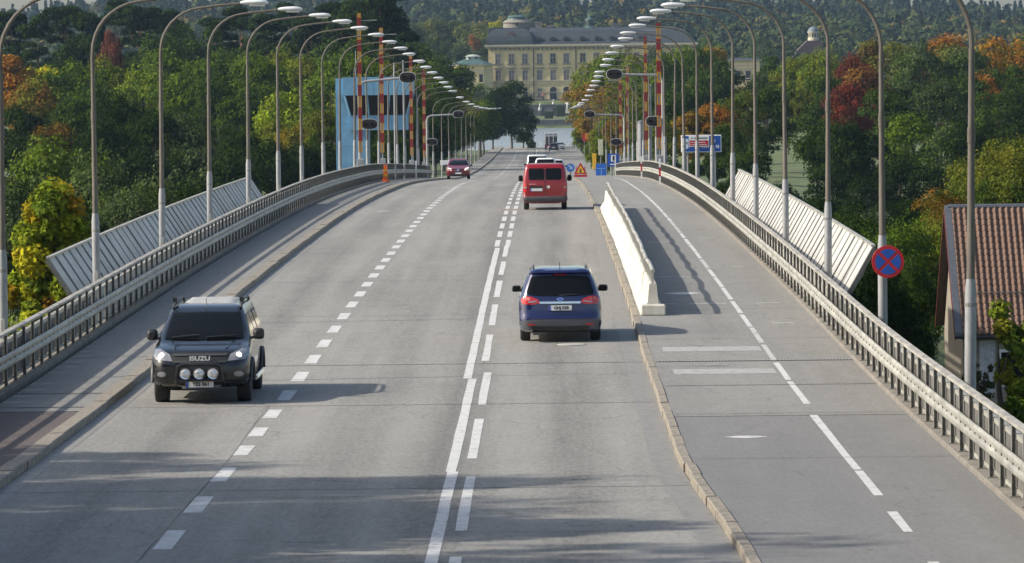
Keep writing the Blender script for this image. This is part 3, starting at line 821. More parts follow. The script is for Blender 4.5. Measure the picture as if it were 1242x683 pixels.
def signal_mast(px, d, yarm, hx, hy, lx, ly, label):
    x = at(px, 150, d).x; z0 = rz(d) + KERB_H
    t = empty('signal_mast', (x, d, z0))
    A = at(hx, hy, d); B = at(lx, ly, d); za = at(px, yarm, d).z - z0
    mb = MB(); mb.tube([(0, 0, -0.4), (0, 0, za)], 0.115, 10); mb.build('pole', M_GALV, t, smooth=True)
    sx = 1 if A.x > x else -1
    r = 0.35
    mb = MB(); mb.tube([(0, 0, za - 0.05), (0, 0, za), (sx * r * 0.3, 0, za + r * 0.7), (sx * r, 0, za + r), (A.x - x, 0, A.z - z0)], 0.075, 8); mb.build('arm', M_GALV, t, smooth=True)
    signal_head(t, A.x - x, A.z - z0); signal_head(t, B.x - x, B.z - z0, 1.02, 0.64)
    mb = MB(); mb.box(min(0, B.x - x), max(0, B.x - x), -0.05, 0.05, B.z - z0 - 0.05, B.z - z0 + 0.05); mb.build('bracket', M_GALV, t)
    tag(t, label, 'signal', 'bridge signals with oval black heads')
signal_mast(436.5, 284, 106, 494.5, 94, 448, 150.5, 'grey signal mast with two oval black heads before the blue tower')
signal_mast(518, 430, 145, 556, 138.5, 524, 172, 'grey signal mast with black heads beyond the blue tower')
signal_mast(804, 290, 98, 745, 90, 793, 147, 'grey signal mast with two oval black heads on the right side')
signal_mast(757, 434, 144, 715, 138.5, 747, 172, 'distant grey signal mast with black heads above the blue signs')

# plain thin poles among the booms
for k, (px, d, yt, r) in enumerate(((478, 335, 78, 0.07), (489, 345, 75, 0.06), (505, 400, 110, 0.08), (768, 350, 150, 0.16), (775.5, 345, 148, 0.18), (788, 330, 105, 0.12), (700, 620, 170, 0.06))):
    p = at(px, yt, d); z0 = rz(d)
    if px > 600: p.x = max(p.x, 6.9)
    t = empty('pole', (p.x, d, z0))
    mb = MB(); mb.tube([(0, 0, -0.4), (0, 0, p.z - z0)], [r, r * 0.75], 8); mb.build('shaft', M_GALV, t, smooth=True)
    mb = MB(); mb.lathe([(r * 1.1, 0), (r * 1.2, 0.05), (0, 0.12)], 8, Matrix.Translation((0, 0, p.z - z0))); mb.build('cap', M_GALV, t)
    tag(t, ['thin grey pole in front of the right part of the tower windows', 'thin white pole just right of the tower window middle', 'plain grey pole at the right corner of the blue tower', 'short thick grey post left of the right-hand booms', 'short thick grey post between the right-hand booms', 'plain grey pole behind the near right signal', 'thin grey pole beside the far right path'][k], 'pole')

# ------------------------------------------------------------------ blue control tower
M_BLUE = simple('tower_blue', (0.13, 0.285, 0.42), 0.55, noise=0.08, scale=0.8)
M_BLUED = simple('tower_blue_joint', (0.09, 0.24, 0.40), 0.6, noise=0.1)
def tower():
    d = 398.0; ppm = FPX / d
    def X(px, y=130): return at(px, y, d).x
    def Z(py, x=450): return at(x, py, d).z
    t = tag(empty('control_tower', (X(430), d, 0)), 'blue bridge control tower with a slanted dark window band', 'tower')
    ox = X(430)
    mb = MB(); mb.box(X(406.5) - ox, X(446) - ox, 1.2, 4.6, -2.5, Z(94.5)); mb.build('shaft', M_BLUE, t)
    xl, xr = X(416.5) - ox, X(501.5) - ox; xm0, xm1 = X(423.5) - ox, X(494) - ox
    z4, z3, z2, z1 = Z(93.5), Z(115.5), Z(140), Z(158)
    dep = 4.4
    # cabin base, sloped window band (wider at the top), roof fascia
    mb = MB(); mb.box(xm0, xm1, 0.55, dep - 0.55, z1, z2); mb.build('cabin_base', M_BLUE, t)
    mb = MB(); mb.box(xl, xr, -0.05, dep + 0.05, z3, z4); mb.build('roof_fascia', M_BLUE, t)
    mb = MB(); mb.loft([[(xm0 + 0.05, 0.6, z2), (xm1 - 0.05, 0.6, z2), (xm1 - 0.05, dep - 0.6, z2), (xm0 + 0.05, dep - 0.6, z2)], [(xl + 0.1, 0.06, z3), (xr - 0.1, 0.06, z3), (xr - 0.1, dep - 0.06, z3), (xl + 0.1, dep - 0.06, z3)]])
    mb.build('window_core', M_BLACK, t)
    n = 3; pane = simple('tower_glass', (0.008, 0.008, 0.01), 0.15, noise=0.1, spec=0.25)
    for side in (0, 1, 2):
        for k in range(n):
            a, b = k / n + 0.015, (k + 1) / n - 0.015
            def Pt(u, top):
                if side == 0: return (((xl + 0.1) if top else (xm0 + 0.05)) * (1 - u) + ((xr - 0.1) if top else (xm1 - 0.05)) * u, 0.05 if top else 0.59, z3 if top else z2)
                yy = (0.06 + (dep - 0.12) * u) if top else (0.6 + (dep - 1.2) * u)
                return ((xl + 0.09 if top else xm0 + 0.04) if side == 1 else (xr - 0.09 if top else xm1 - 0.04), yy, z3 if top else z2)
            mb = MB(); q = [Vector(Pt(a, 0)), Vector(Pt(b, 0)), Vector(Pt(b, 1)), Vector(Pt(a, 1))]; nrm = (q[1] - q[0]).cross(q[2] - q[0]).normalized()
            c0 = Vector(((xl + xr) / 2, dep / 2, (z2 + z3) / 2))
            if nrm.dot(q[0] - c0) < 0: nrm = -nrm
            mb.loft([[p + nrm * 0.01 for p in q], [p + nrm * 0.03 for p in q]]); mb.build('pane', pane, t)
        for k in range(n + 1):
            u = min(max(k / n, 0.006), 0.994); mb = MB(); mb.tube([Vector(Pt(u, 0)), Vector(Pt(u, 1))], 0.085, 6); mb.build('mullion', M_BLUE, t)
    for k in range(1, 7):
        x = xl + (xr - xl) * k / 7
        mb = MB(); mb.box(x - 0.02, x + 0.02, -0.058, -0.045, z3 + 0.02, z4 - 0.02); mb.build('panel_joint', M_BLUED, t)
        x = xm0 + (xm1 - xm0) * k / 7
        mb = MB(); mb.box(x - 0.02, x + 0.02, 0.54, 0.552, z1 + 0.02, z2 - 0.02); mb.build('panel_joint', M_BLUED, t)
    for k in range(1, 8):
        z = 0 + (Z(94.5)) * k / 8
        mb = MB(); mb.box(X(406.5) - ox - 0.01, X(446) - ox + 0.01, 1.188, 1.202, z - 0.02, z + 0.02); mb.build('panel_joint', M_BLUED, t)
    mb = MB(); mb.tube([(xl + 1.0, 2, z4), (xl + 1.0, 2, z4 + 2.2)], 0.03, 6); mb.build('antenna', M_GALV, t)
tower()

# ------------------------------------------------------------------ signs
def disc_sign():
    d = 98.4; c = at(1076.5, 317, d)
    t = empty('no_stopping_sign', (c.x, d - 0.14, c.z)); r = 0.335
    R = Matrix.Rotation(math.radians(90), 4, 'X')
    mb = MB(); mb.lathe([(r, -0.012), (r, 0.004), (r - 0.006, 0.008), (0, 0.008)], 40, R); mb.build('plate', M_REDSIGN, t)
    for k in range(4):     # four blue quarters left by the red cross and ring
        a0 = math.pi / 4 + k * math.pi / 2; bar = 0.032; ri = r * 0.78
        off = bar / math.sin(math.pi / 4)
        cx, cz = off * math.cos(a0 + math.pi / 4), off * math.sin(a0 + math.pi / 4)
        pts = [(cx, cz)]
        e = math.asin(bar / ri)
        for j in range(9):
            a = a0 + e + (math.pi / 2 - 2 * e) * j / 8; pts.append((ri * math.cos(a), ri * math.sin(a)))
        mb = MB(); mb.prism(pts, -0.0125, -0.0085); mb.build('blue_field', M_BLUESIGN, t)
    for z in (-0.15, 0.15):
        mb = MB(); mb.tube([(0, 0.013, z), (0, 0.2, z)], 0.02, 6); mb.box(-0.12, 0.12, 0.06, 0.1, z - 0.02, z + 0.02); mb.build('clamp', M_GALV, t)
    tag(t, 'round blue no-stopping sign with red ring and cross on a lamp pole', 'sign')
disc_sign()

def big_sign():
    d = 262.0; a = at(826, 164, d); b = at(875, 184.5, d)
    xc, zc = (a.x + b.x) / 2, (a.z + b.z) / 2; w, h = b.x - a.x, a.z - b.z
    t = empty('direction_sign', (xc, d, zc))
    mb = MB(); mb.cham(-w / 2, w / 2, 0.0, 0.06, -h / 2, h / 2, 0.02); mb.build('border', M_WHITE, t)
    mb = MB(); mb.box(-w / 2 + 0.05, w / 2 - 0.05, -0.008, -0.002, -h / 2 + 0.05, h / 2 - 0.05); mb.build('face', M_BLUESIGN, t)
    k = w / 49.0       # metres per photo pixel
    def px(x): return (x - 850.5) * k
    def pz(y): return (174.2 - y) * k
    mb = MB(); mb.box(px(828.8), px(834.6), -0.014, -0.009, pz(180.3), pz(168)); f = mb.build('pictogram_panel', simple('sign_pale', (0.55, 0.62, 0.72), 0.5, noise=0.05), t)
    mb = MB(); mb.prism([(px(830.8), pz(171)), (px(834), pz(173)), (px(834.2), pz(175.5)), (px(832), pz(173.5))], -0.018, -0.015); mb.build('pictogram', simple('sign_dark_green', (0.03, 0.10, 0.09), 0.5), f)
    text_mesh('letter', 'N', 0.24, M_WHITE, t, (px(870), -0.012, pz(178)), (math.pi / 2, 0, 0), bold=0.012)
    text_mesh('letter', 'i', 0.2, M_WHITE, t, (px(867), -0.012, pz(171)), (math.pi / 2, 0, 0), bold=0.01)
    for x in (851, 853.5, 856, 858.5):
        mb = MB(); mb.box(px(x), px(x) + 0.05, -0.014, -0.009, pz(179.6), pz(177.8)); mb.build('letter_stroke', M_WHITE, t)
    for x in (-w / 2 + 0.35, w / 2 - 0.35):
        mb = MB(); mb.tube([(x, 0.1, h / 2 - 0.05), (x, 0.1, rz(d) - zc - 0.4)], 0.045, 8); mb.build('post', M_GALV, t)
    tag(t, 'wide blue direction sign with white border beyond the right railing', 'sign')
    # temporary board hung over it
    o = empty('temporary_board', (xc, d - 0.03, zc))
    mb = MB(); mb.box(px(835.2), px(860), -0.035, -0.012, pz(178), pz(164)); mb.build('board', M_WHITE, o)
    mb = MB(); mb.box(px(836), px(859), -0.042, -0.036, pz(176.8), pz(170.2)); mb.build('red_panel', M_REDSIGN, o)
    def dashes(y, x0, x1, mat, hh):
        x = x0
        while x < x1:
            L_ = random.uniform(0.5, 1.5); mb = MB(); mb.box(px(x), px(min(x + L_, x1)), -0.046, -0.0425, pz(y) - hh / 2, pz(y) + hh / 2); mb.build('letter_stroke', mat, o); x += L_ + 0.35
    dashes(172.6, 837.4, 855.5, M_WHITE, 0.045); dashes(175.2, 837.2, 857.5, M_WHITE, 0.04)
    for (x0, x1) in ((838, 839.6), (841.5, 858)):
        x = x0
        while x < x1:
            mb = MB(); mb.box(px(x), px(min(x + 0.7, x1)), -0.039, -0.0355, pz(168.3), pz(166.6)); mb.build('letter_stroke', M_BLACK, o); x += 1.15
    tag(o, 'white temporary board with red text panel hung on the blue direction sign', 'sign')
big_sign()

def panel_sign(name, label, px0, px1, py0, py1, d, mat, post_to=None, deco=None, xoff=0):
    a = at(px0, py0, d); b = at(px1, py1, d); w, h = b.x - a.x, a.z - b.z
    t = empty(name, ((a.x + b.x) / 2, d, b.z))
    mb = MB(); mb.cham(-w / 2, w / 2, 0, 0.04, 0, h, 0.012); p = mb.build('plate', mat, t)
    if deco: deco(p, w, h)
    mb = MB(); mb.tube([(0, 0.08, h - 0.05), (0, 0.08, rz(d) - 0.3 - b.z)], 0.035, 6); mb.build('post', M_GALV, t)
    tag(t, label, 'sign'); return t
def deco_i(p, w, h):
    mb = MB(); mb.box(-w * .22, w * .22, -0.008, -0.003, h * .4, h * .9); mb.build('white_panel', M_WHITE, p)
    mb = MB(); mb.box(-w * .07, w * .09, -0.014, -0.009, h * .46, h * .84); mb.build('figure', M_BLACK, p)
    mb = MB(); mb.box(-w * .3, w * .3, -0.008, -0.003, h * .14, h * .22); mb.build('text_strip', M_WHITE, p)
def deco_frame(p, w, h):
    mb = MB(); mb.box(-w * .4, w * .4, -0.008, -0.003, h * .62, h * .66); mb.box(-w * .02, w * .05, -0.008, -0.003, h * .1, h * .6); mb.build('text_strip', simple('sign_lightblue', (0.2, 0.4, 0.7), 0.5), p)
panel_sign('information_sign', 'blue square sign with white pictogram beside the right railing end', 737, 751, 186.5, 202, 436, M_BLUESIGN, deco=deco_i)
panel_sign('service_sign', 'tall blue sign low behind the right railing end', 722.5, 735.5, 198.5, 215, 462, simple('sign_blue_bright', (0.02, 0.13, 0.5), 0.5, noise=0.1), deco=deco_frame)  # face in a brighter blue than the other signs
panel_sign('yellow_sign', 'narrow yellow sign beside the blue signs on the right', 718.5, 723.5, 186, 205, 480, M_YELSIGN)
panel_sign('pale_sign', 'pale yellow-white board above the blue signs on the right', 725.5, 731.5, 169, 188, 520, simple('sign_cream', (0.55, 0.53, 0.38), 0.6))
panel_sign('orange_sign', 'orange board with red edge far down the right path', 709.5, 719.5, 161.5, 169, 640, simple('sign_orange', (0.62, 0.2, 0.03), 0.5))
panel_sign('red_sign', 'small red board far down the right path', 706.5, 710.5, 163, 171, 660, M_REDSIGN)
panel_sign('white_sign', 'small white board left of the oncoming red car', 534, 551, 194.5, 200, 425, M_WHITE)

def triangle_sign():
    d = 366.0; c = at(704.3, 217, d); k = d / FPX
    t = empty('roadworks_sign', (c.x, d, rz(d) + KERB_H))
    def tri(s, z0): return [(-s / 2, z0), (s / 2, z0), (s / 2 - 0.04, z0 + 0.05)] + [(0.035, z0 + s * 0.86), (-0.035, z0 + s * 0.86)] + [(-s / 2 + 0.04, z0 + 0.05)]
    lean = 0.0
    mb = MB(); mb.prism([(-0.46, 0.22), (0.46, 0.22), (0.48, 0.27), (0.04, 1.06), (-0.04, 1.06), (-0.48, 0.27)], 0.0, 0.03); p = mb.build('plate', M_REDSIGN, t)
    mb = MB(); mb.prism([(-0.32, 0.31), (0.32, 0.31), (0, 0.89)], -0.008, -0.002); mb.build('yellow_field', M_YELSIGN, p)
    mb = MB(); mb.prism([(-0.13, 0.36), (0.14, 0.36), (0.07, 0.42), (0.02, 0.42), (0.05, 0.62), (-0.03, 0.64), (-0.07, 0.5)], -0.014, -0.009); mb.build('digging_figure', M_BLACK, p)
    mb = MB(); mb.box(-0.5, 0.5, -0.03, 0.05, 0.0, 0.17); mb.box(-0.36, -0.3, 0.031, 0.07, 0.17, 0.8); mb.box(0.3, 0.36, 0.031, 0.07, 0.17, 0.8); mb.build('stand', M_REDSIGN, t)
    tag(t, 'orange and red triangular roadworks sign on a low stand by the kerb', 'sign')
    d = 371.0; c = at(692, 207, d); t = empty('arrow_sign', (c.x, d, rz(d)))
    R = Matrix.Translation((0, 0, 0.85)) @ Matrix.Rotation(math.radians(90), 4, 'X')
    mb = MB(); mb.lathe([(0.33, -0.01), (0.33, 0.006), (0, 0.008)], 28, R); mb.build('disc', simple('sign_skyblue', (0.07, 0.22, 0.6), 0.45), t)
    mb = MB(); mb.prism([(-0.16, 1.02), (0.02, 0.84), (-0.05, 0.77), (0.16, 0.72), (0.13, 0.94), (0.07, 0.88), (-0.11, 1.07)], -0.016, -0.009); mb.build('arrow', M_WHITE, t)
    mb = MB(); mb.box(-0.03, 0.03, 0.02, 0.05, 0.02, 1.0); mb.box(-0.3, 0.3, -0.2, 0.25, 0.0, 0.08); mb.build('stand', M_PLASTIC, t)
    tag(t, 'small round blue arrow sign between red van and roadworks sign', 'sign')
triangle_sign()

def delineator():
    d = 300.0; x = at(467.5, 220, d).x
    t = empty('traffic_delineator', (max(x, XL_RAIL + 0.5), d, rz(d) + KERB_H))
    O = simple('safety_orange', (0.72, 0.12, 0.02), 0.5, noise=0.08)
    mb = MB(); mb.cham(-0.26, 0.26, -0.26, 0.26, 0.0, 0.10, 0.02); mb.build('base', O, t)
    mb = MB(); mb.loft([[(-.16, -.07, .1), (.16, -.07, .1), (.16, .07, .1), (-.16, .07, .1)], [(-.11, -.04, 1.08), (.11, -.04, 1.08), (.11, .04, 1.08), (-.11, .04, 1.08)]]); mb.build('panel', O, t)
    for z in (0.35, 0.66):
        w = 0.16 - 0.05 * z; mb = MB(); mb.box(-w, w, -0.075, 0.075, z, z + 0.12); mb.build('reflective_band', M_YELSIGN, t)
    tag(t, 'orange traffic delineator standing on the left pavement at the crest', 'delineator')
delineator()

# ------------------------------------------------------------------ tiled house on the right
def house():
    d = 190.0; k = d / FPX
    L = at(1158, 256, d); e = at(1158, 406, d)
    xl = L.x; w = 13.0; zr, ze = L.z, e.z; run = (zr - ze) * 0.95
    gz = ground(xl + 5, d + 3)
    t = tag(empty('house', (xl, d, gz)), 'beige house with a brown tiled roof behind the right railing', 'house')
    zr -= gz; ze -= gz
    M_WALL = simple('house_plaster', (0.26, 0.23, 0.185), 0.9, noise=0.08, scale=2, bump=0.1)
    M_TILE = simple('clay_tile', (0.155, 0.09, 0.06), 0.8, noise=0.26, scale=3.5, bump=0.1)
    M_FLASH = simple('zinc_flashing', (0.11, 0.12, 0.135), 0.5, 0.3, noise=0.1)
    dep = 2 * run
    mb = MB(); mb.prism([(0.35, -1.0), (dep - 0.35, -1.0), (dep - 0.35, ze - 0.1), (run, zr - 0.22), (0.35, ze - 0.1)], 0.3, w - 0.3, 'x'); mb.build('wall', M_WALL, t)
    mb = MB(); mb.prism([(-0.05, ze - 0.12), (run, zr - 0.1), (dep + 0.05, ze - 0.12), (dep + 0.05, ze - 0.02), (run, zr), (-0.05, ze - 0.02)], 0.0, w, 'x'); rf = mb.build('roof', simple('roof_underlay', (0.10, 0.07, 0.055), 0.9), t)
    # bargeboard: red outer board, zinc inner strip
    for (x0, x1, mat, dz) in ((-0.06, -0.031, simple('bargeboard_red', (0.12, 0.02, 0.018), 0.7), -0.10), (-0.03, 0.24, M_FLASH, 0.055)):
        for sgn in (0, 1):
            ya, yb = (-0.1, run) if sgn == 0 else (dep + 0.1, run)
            mb = MB(); mb.loft([[(x0, ya, ze - 0.12 + dz), (x1, ya, ze - 0.12 + dz), (x1, ya, ze + 0.03 + dz), (x0, ya, ze + 0.03 + dz)], [(x0, yb, zr - 0.09 + dz), (x1, yb, zr - 0.09 + dz), (x1, yb, zr + 0.06 + dz), (x0, yb, zr + 0.06 + dz)]]); mb.build('bargeboard', mat, t)
    # pantiles
    tw, n_row = 0.245, 21
    slope = math.atan2(zr - ze, run); Ls = math.hypot(run, zr - ze); th = Ls / n_row
    mb = MB(); prof = []
    for j in range(9):
        u = j / 8; prof.append((u * tw * 1.06, 0.042 * math.sin(2 * math.pi * u + 0.6) + 0.03))
    ra = [(a, -0.03, z + 0.030) for a, z in prof] + [(a, -0.03, z + 0.012) for a, z in reversed(prof)]
    rb = [(a, th + 0.03, z + 0.0) for a, z in prof] + [(a, th + 0.03, z - 0.018) for a, z in reversed(prof)]
    mb.loft([ra, rb]); tm = mb.mesh('tile', True); tm.materials.append(M_TILE)
    ncol = 14; x_start = 0.25
    for c in range(ncol):
        for r in range(n_row):
            o = link_mesh('tile', tm, rf); s = r * th
            o.location = (x_start + c * tw, s * math.cos(slope) - 0.03, ze + s * math.sin(slope) + 0.012)
            o.rotation_euler = (slope + random.uniform(-.012, .012), random.uniform(-.015, .015), random.uniform(-.012, .012))
    tv = np.array([v.co for v in tm.vertices]); cs, sn = math.cos(slope), math.sin(slope)
    V = []; F = []; nt_ = len(tv); fcs = [list(p.vertices) for p in tm.polygons]
    mb = MB()
    for c in range(ncol, int((w - 0.4) / tw)):
        for r in range(n_row):
            s = r * th; ox, oy, oz = x_start + c * tw, s * cs - 0.03, ze + s * sn + 0.012
            mb.add([(ox + p[0], oy + p[1] * cs - p[2] * sn, oz + p[1] * sn + p[2] * cs) for p in tv], fcs)
    q = mb.build('tile_field', M_TILE, rf, fix=False); q['kind'] = 'stuff'
    mb = MB(); mb.tube([(0.1, run, zr + 0.03), (w, run, zr + 0.03)], 0.12, 8); mb.build('ridge', M_FLASH, t)
    mb = MB(); mb.tube([(-0.05, -0.12, ze - 0.1), (w, -0.12, ze - 0.1)], 0.07, 8); mb.build('gutter', M_BLACK, t)
    mb = MB(); mb.tube([(0.3, run * 0.28, ze + (zr - ze) * 0.28 + 0.22), (w, run * 0.28, ze + (zr - ze) * 0.28 + 0.22)], 0.025, 6)
    for i in range(12): mb.tube([(0.6 + i, run * 0.28, ze + (zr - ze) * 0.28 + 0.02), (0.6 + i, run * 0.28, ze + (zr - ze) * 0.28 + 0.22)], 0.02, 5)
    mb.build('snow_guard', M_RIB, t)
    wx = at(1212, 430, d).x - xl
    for (xx, ww) in ((wx, 1.2), (wx + 3.2, 1.2)):
        zt = ze - 0.62; f = None
        mb = MB(); mb.box(xx, xx + 0.12, 0.30, 0.36, zt - 1.5, zt); mb.box(xx + ww - 0.12, xx + ww, 0.30, 0.36, zt - 1.5, zt); mb.box(xx + 0.12, xx + ww - 0.12, 0.30, 0.36, zt - 0.12, zt); mb.box(xx + 0.12, xx + ww - 0.12, 0.28, 0.36, zt - 1.5, zt - 1.38); f = mb.build('window', M_WHITE, t)
        mb = MB(); mb.box(xx + 0.12, xx + ww - 0.12, 0.335, 0.345, zt - 1.38, zt - 0.12); mb.build('pane', M_GLASS, f)
    mb = MB(); mb.box(wx - 0.75, wx - 0.12, 0.29, 0.36, ze - 2.4, ze - 0.25); mb.build('pale_panel', simple('plaster_pale', (0.42, 0.43, 0.45), 0.8), t)
house()
# ------------------------------------------------------------------ palace
M_PAL = simple('palace_yellow', (0.62, 0.51, 0.27), 0.9, noise=0.06, scale=0.4)
M_PALTRIM = simple('palace_trim', (0.46, 0.41, 0.31), 0.85, noise=0.06, scale=0.6)
M_PALSTONE = simple('palace_stone', (0.17, 0.165, 0.155), 0.9, noise=0.15, scale=0.6)
M_PALROOF = simple('palace_roof', (0.034, 0.042, 0.047), 0.6, noise=0.15, scale=0.7)
M_COPPER = simple('verdigris', (0.055, 0.105, 0.095), 0.6, noise=0.15, scale=0.8)
M_PALGLASS = simple('palace_pane', (0.13, 0.115, 0.12), 0.3, noise=0.12, scale=0.9)
M_PALDARK = simple('palace_pane_dark', (0.02, 0.02, 0.022), 0.25, noise=0.1)
PD = 1550.0; PK = PD / FPX
def palace():
    def X(px, py=90): return at(px, py, PD).x
    def Z(py, px=660): return CZ - (py - VPY) * PK
    g = Z(123.0)
    t = tag(empty('palace', (X(690), PD, g)), 'large yellow palace with dark roof and rows of windows across the water', 'palace')
    ox = X(690)
    def x(px): return (px - 690) * PK
    def z(py): return (123.0 - py) * PK
    L, R = 592.5, 842
    D_ = 26.0
    mb = MB(); mb.box(x(L), x(R), 0, D_, -2.0, z(57.5)); mb.build('wall', M_PAL, t)
    # cornice, string courses, plinth
    mb = MB(); mb.box(x(L) - 0.9, x(R) + 0.9, -0.9, D_ + 0.9, z(57.5), z(56.0)); mb.box(x(L) - 1.3, x(R) + 1.3, -1.3, D_ + 1.3, z(56.0) + 0.003, z(54.0)); mb.build('cornice', M_PALTRIM, t)
    n = 44
    for i in range(n):
        xx = x(L) + 1 + i * (x(R) - x(L) - 2) / (n - 1); mb = MB(); mb.box(xx - 0.28, xx + 0.28, -0.62, 0.0, z(60.5), z(57.5) - 0.004); mb.build('bracket', M_PALSTONE, t)
    for (a, c, dp) in ((98.6, 97.5, 0.25), (101.6, 100.6, 0.2), (112.4, 111.6, 0.15)):
        mb = MB(); mb.box(x(L) - dp, x(R) + dp, -dp, D_ + dp, z(a), z(c)); mb.build('string_course', M_PALTRIM, t)
    mb = MB(); mb.box(x(L) - 0.3, x(R) + 0.3, -0.32, 0, -2, z(120.5)); mb.build('plinth', M_PALSTONE, t)
    bays = [604.3, 620.6, 636.9, 654.6, 670.8, 687.0] + [707.0, 723.3, 739.6, 755.9, 772.2, 788.5, 804.8, 821]
    def window(px, y0, y1, w, lintel=True, sill=True, dark=False):
        mb = MB(); a, b = x(px) - w / 2, x(px) + w / 2; zt, zb = z(y0), z(y1)
        tr = 0.22
        mb.box(a - tr, a, -0.14, 0.0, zb, zt); mb.box(b, b + tr, -0.14, 0.0, zb, zt); mb.box(a - tr, b + tr, -0.145, 0.0, zt, zt + 0.3)
        mb.box(a, b, -0.07, 0.0, (zb + zt) / 2 + 0.3, (zb + zt) / 2 + 0.42); mb.box(x(px) - 0.07, x(px) + 0.07, -0.07, 0.0, zb, zt)
        f = mb.build('window', M_PALTRIM, t)
        mb = MB(); mb.box(a, b, -0.05, -0.01, zb, zt); mb.build('pane', M_PALDARK if dark else M_PALGLASS, f)
        if sill: mb = MB(); mb.box(a - 0.6, b + 0.6, -0.4, 0.0, zb - 0.32, zb - 0.02); mb.build('sill', M_PALSTONE, f)
        if lintel: mb = MB(); mb.box(a - 0.55, b + 0.55, -0.45, 0.0, zt + 0.62, zt + 0.95); mb.build('hood', M_PALSTONE, f)
    for i, px in enumerate(bays):
        window(px, 65.3, 77.0, 1.65, False, True, i in (4, 6)); window(px, 85.3, 97.2, 1.65, True, False)
        if i in (4, 5, 6, 7):
            w = 1.05; za = z(109.3)
            pts = [(x(px) - w, z(122.8)), (x(px) + w, z(122.8)), (x(px) + w, za)] + [(x(px) + w * math.cos(k * math.pi / 10), za + w * math.sin(k * math.pi / 10)) for k in range(1, 10)] + [(x(px) - w, za)]
            mb = MB(); mb.prism(pts, -0.06, -0.02); mb.build('archway', M_PALDARK, t)
            mb = MB()
            for k in range(10):
                a0, a1 = k * math.pi / 10, (k + 1) * math.pi / 10
                mb.prism([(x(px) + w * math.cos(a0), za + w * math.sin(a0)), (x(px) + 1.25 * w * math.cos(a0), za + 1.25 * w * math.sin(a0)), (x(px) + 1.25 * w * math.cos(a1), za + 1.25 * w * math.sin(a1)), (x(px) + w * math.cos(a1), za + w * math.sin(a1))], -0.14, -0.02)
            mb.box(x(px) - 1.25 * w, x(px) - w, -0.14, -0.02, z(122.8), za); mb.box(x(px) + w, x(px) + 1.25 * w, -0.14, -0.02, z(122.8), za); mb.build('arch_surround', M_PALTRIM, t)
        elif i not in (0, 1): window(px, 107.3, 117.0, 1.2, False, True)
    for px in (647.2, 698.5, 763):
        mb = MB(); mb.tube([(x(px), -0.2, z(58)), (x(px), -0.2, z(122))], 0.16, 6); mb.build('downpipe', M_PALDARK, t)
    # roofs
    yo = 0.8
    mb = MB(); y0, y1 = -0.8, D_ + 0.8
    a, b = x(640), x(R) + 0.8
    mb.loft([[(a, y0, z(54) + 0.01), (b, y0, z(54) + 0.01), (b, y1, z(54) + 0.01), (a, y1, z(54) + 0.01)], [(a + 0.5, y0 + 5.5, z(37.5)), (b - 4, y0 + 5.5, z(37.5)), (b - 4, y1 - 5.5, z(37.5)), (a + 0.5, y1 - 5.5, z(37.5))], [(a + 1, y0 + 10, z(33.5)), (b - 8, y0 + 10, z(33.5)), (b - 8, y1 - 10, z(33.5)), (a + 1, y1 - 10, z(33.5))]])
    rf = mb.build('roof', M_PALROOF, t)
    # pavilion roof with a rounded outline
    a, b = x(592.5) - 0.7, x(646.5); rings = []
    for k in range(7):
        u = k / 6; ins = 3.6 * (1 - math.cos(u * math.pi / 2)); zz = z(54) + 0.015 + (z(34.5) - z(54)) * math.sin(u * math.pi / 2)
        rings.append([(a + ins, y0 - 0.5 + ins, zz), (b - ins * 0.8, y0 - 0.5 + ins, zz), (b - ins * 0.8, y1 - ins, zz), (a + ins, y1 - ins, zz)])
    mb = MB(); mb.loft(rings); pv = mb.build('pavilion_roof', M_PALROOF, t)
    # round window in the pavilion roof
    cx, cz = x(620), z(44.0); Rm = Matrix.Translation((cx, -0.55, cz)) @ Matrix.Rotation(math.radians(90), 4, 'X')
    mb = MB(); mb.lathe([(1.55, -1.5), (1.55, 0.25), (1.1, 0.32), (1.05, 0.12), (0.0, 0.1)], 20, Rm); rw = mb.build('round_window', simple('oculus_brown', (0.10, 0.055, 0.05), 0.7), t)
    mb = MB(); mb.lathe([(0.95, 0.13), (0.9, 0.2), (0, 0.2)], 16, Rm); mb.build('pane', M_PALGLASS, rw)
    for px in (654.6, 670.8, 687, 707, 725, 743, 760, 777):
        cx = x(px); mb = MB(); w = 0.95
        pts = [(cx - w, z(49)), (cx + w, z(49)), (cx + w, z(46.6))] + [(cx + w * math.cos(k * math.pi / 8), z(46.6) + 0.6 * w * math.sin(k * math.pi / 8)) for k in range(1, 8)] + [(cx - w, z(46.6))]
        mb.prism(pts, 0.2, 4.0); dm = mb.build('dormer', M_PALROOF, t)
        mb = MB(); mb.box(cx - 0.5, cx + 0.5, 0.15, 0.19, z(48.6), z(46.4)); mb.build('pane', M_PALDARK, dm)
    for (px, w, y0_, y1_) in ((653.5, 3.2, 37, 27.5), (668, 3.4, 38, 32.2), (748.5, 4.5, 37, 30.5), (770, 3, 36, 29)):
        mb = MB(); mb.box(x(px) - w / 2 * 0.6, x(px) + w / 2 * 0.6, 9, 11.5, z(y0_) - 1, z(y1_)); mb.box(x(px) - w / 2 * 0.75, x(px) + w / 2 * 0.75, 8.8, 11.7, z(y1_), z(y1_) + 0.35); mb.build('chimney', M_PALSTONE, rf)
    # lantern turret with spire
    cx = x(716); T = Matrix.Translation((cx, 10, 0))
    mb = MB(); mb.lathe([(3.2, z(38.0)), (1.9, z(33.5)), (1.5, z(32.5))], 12, T); ln = mb.build('lantern_base', M_COPPER, t)
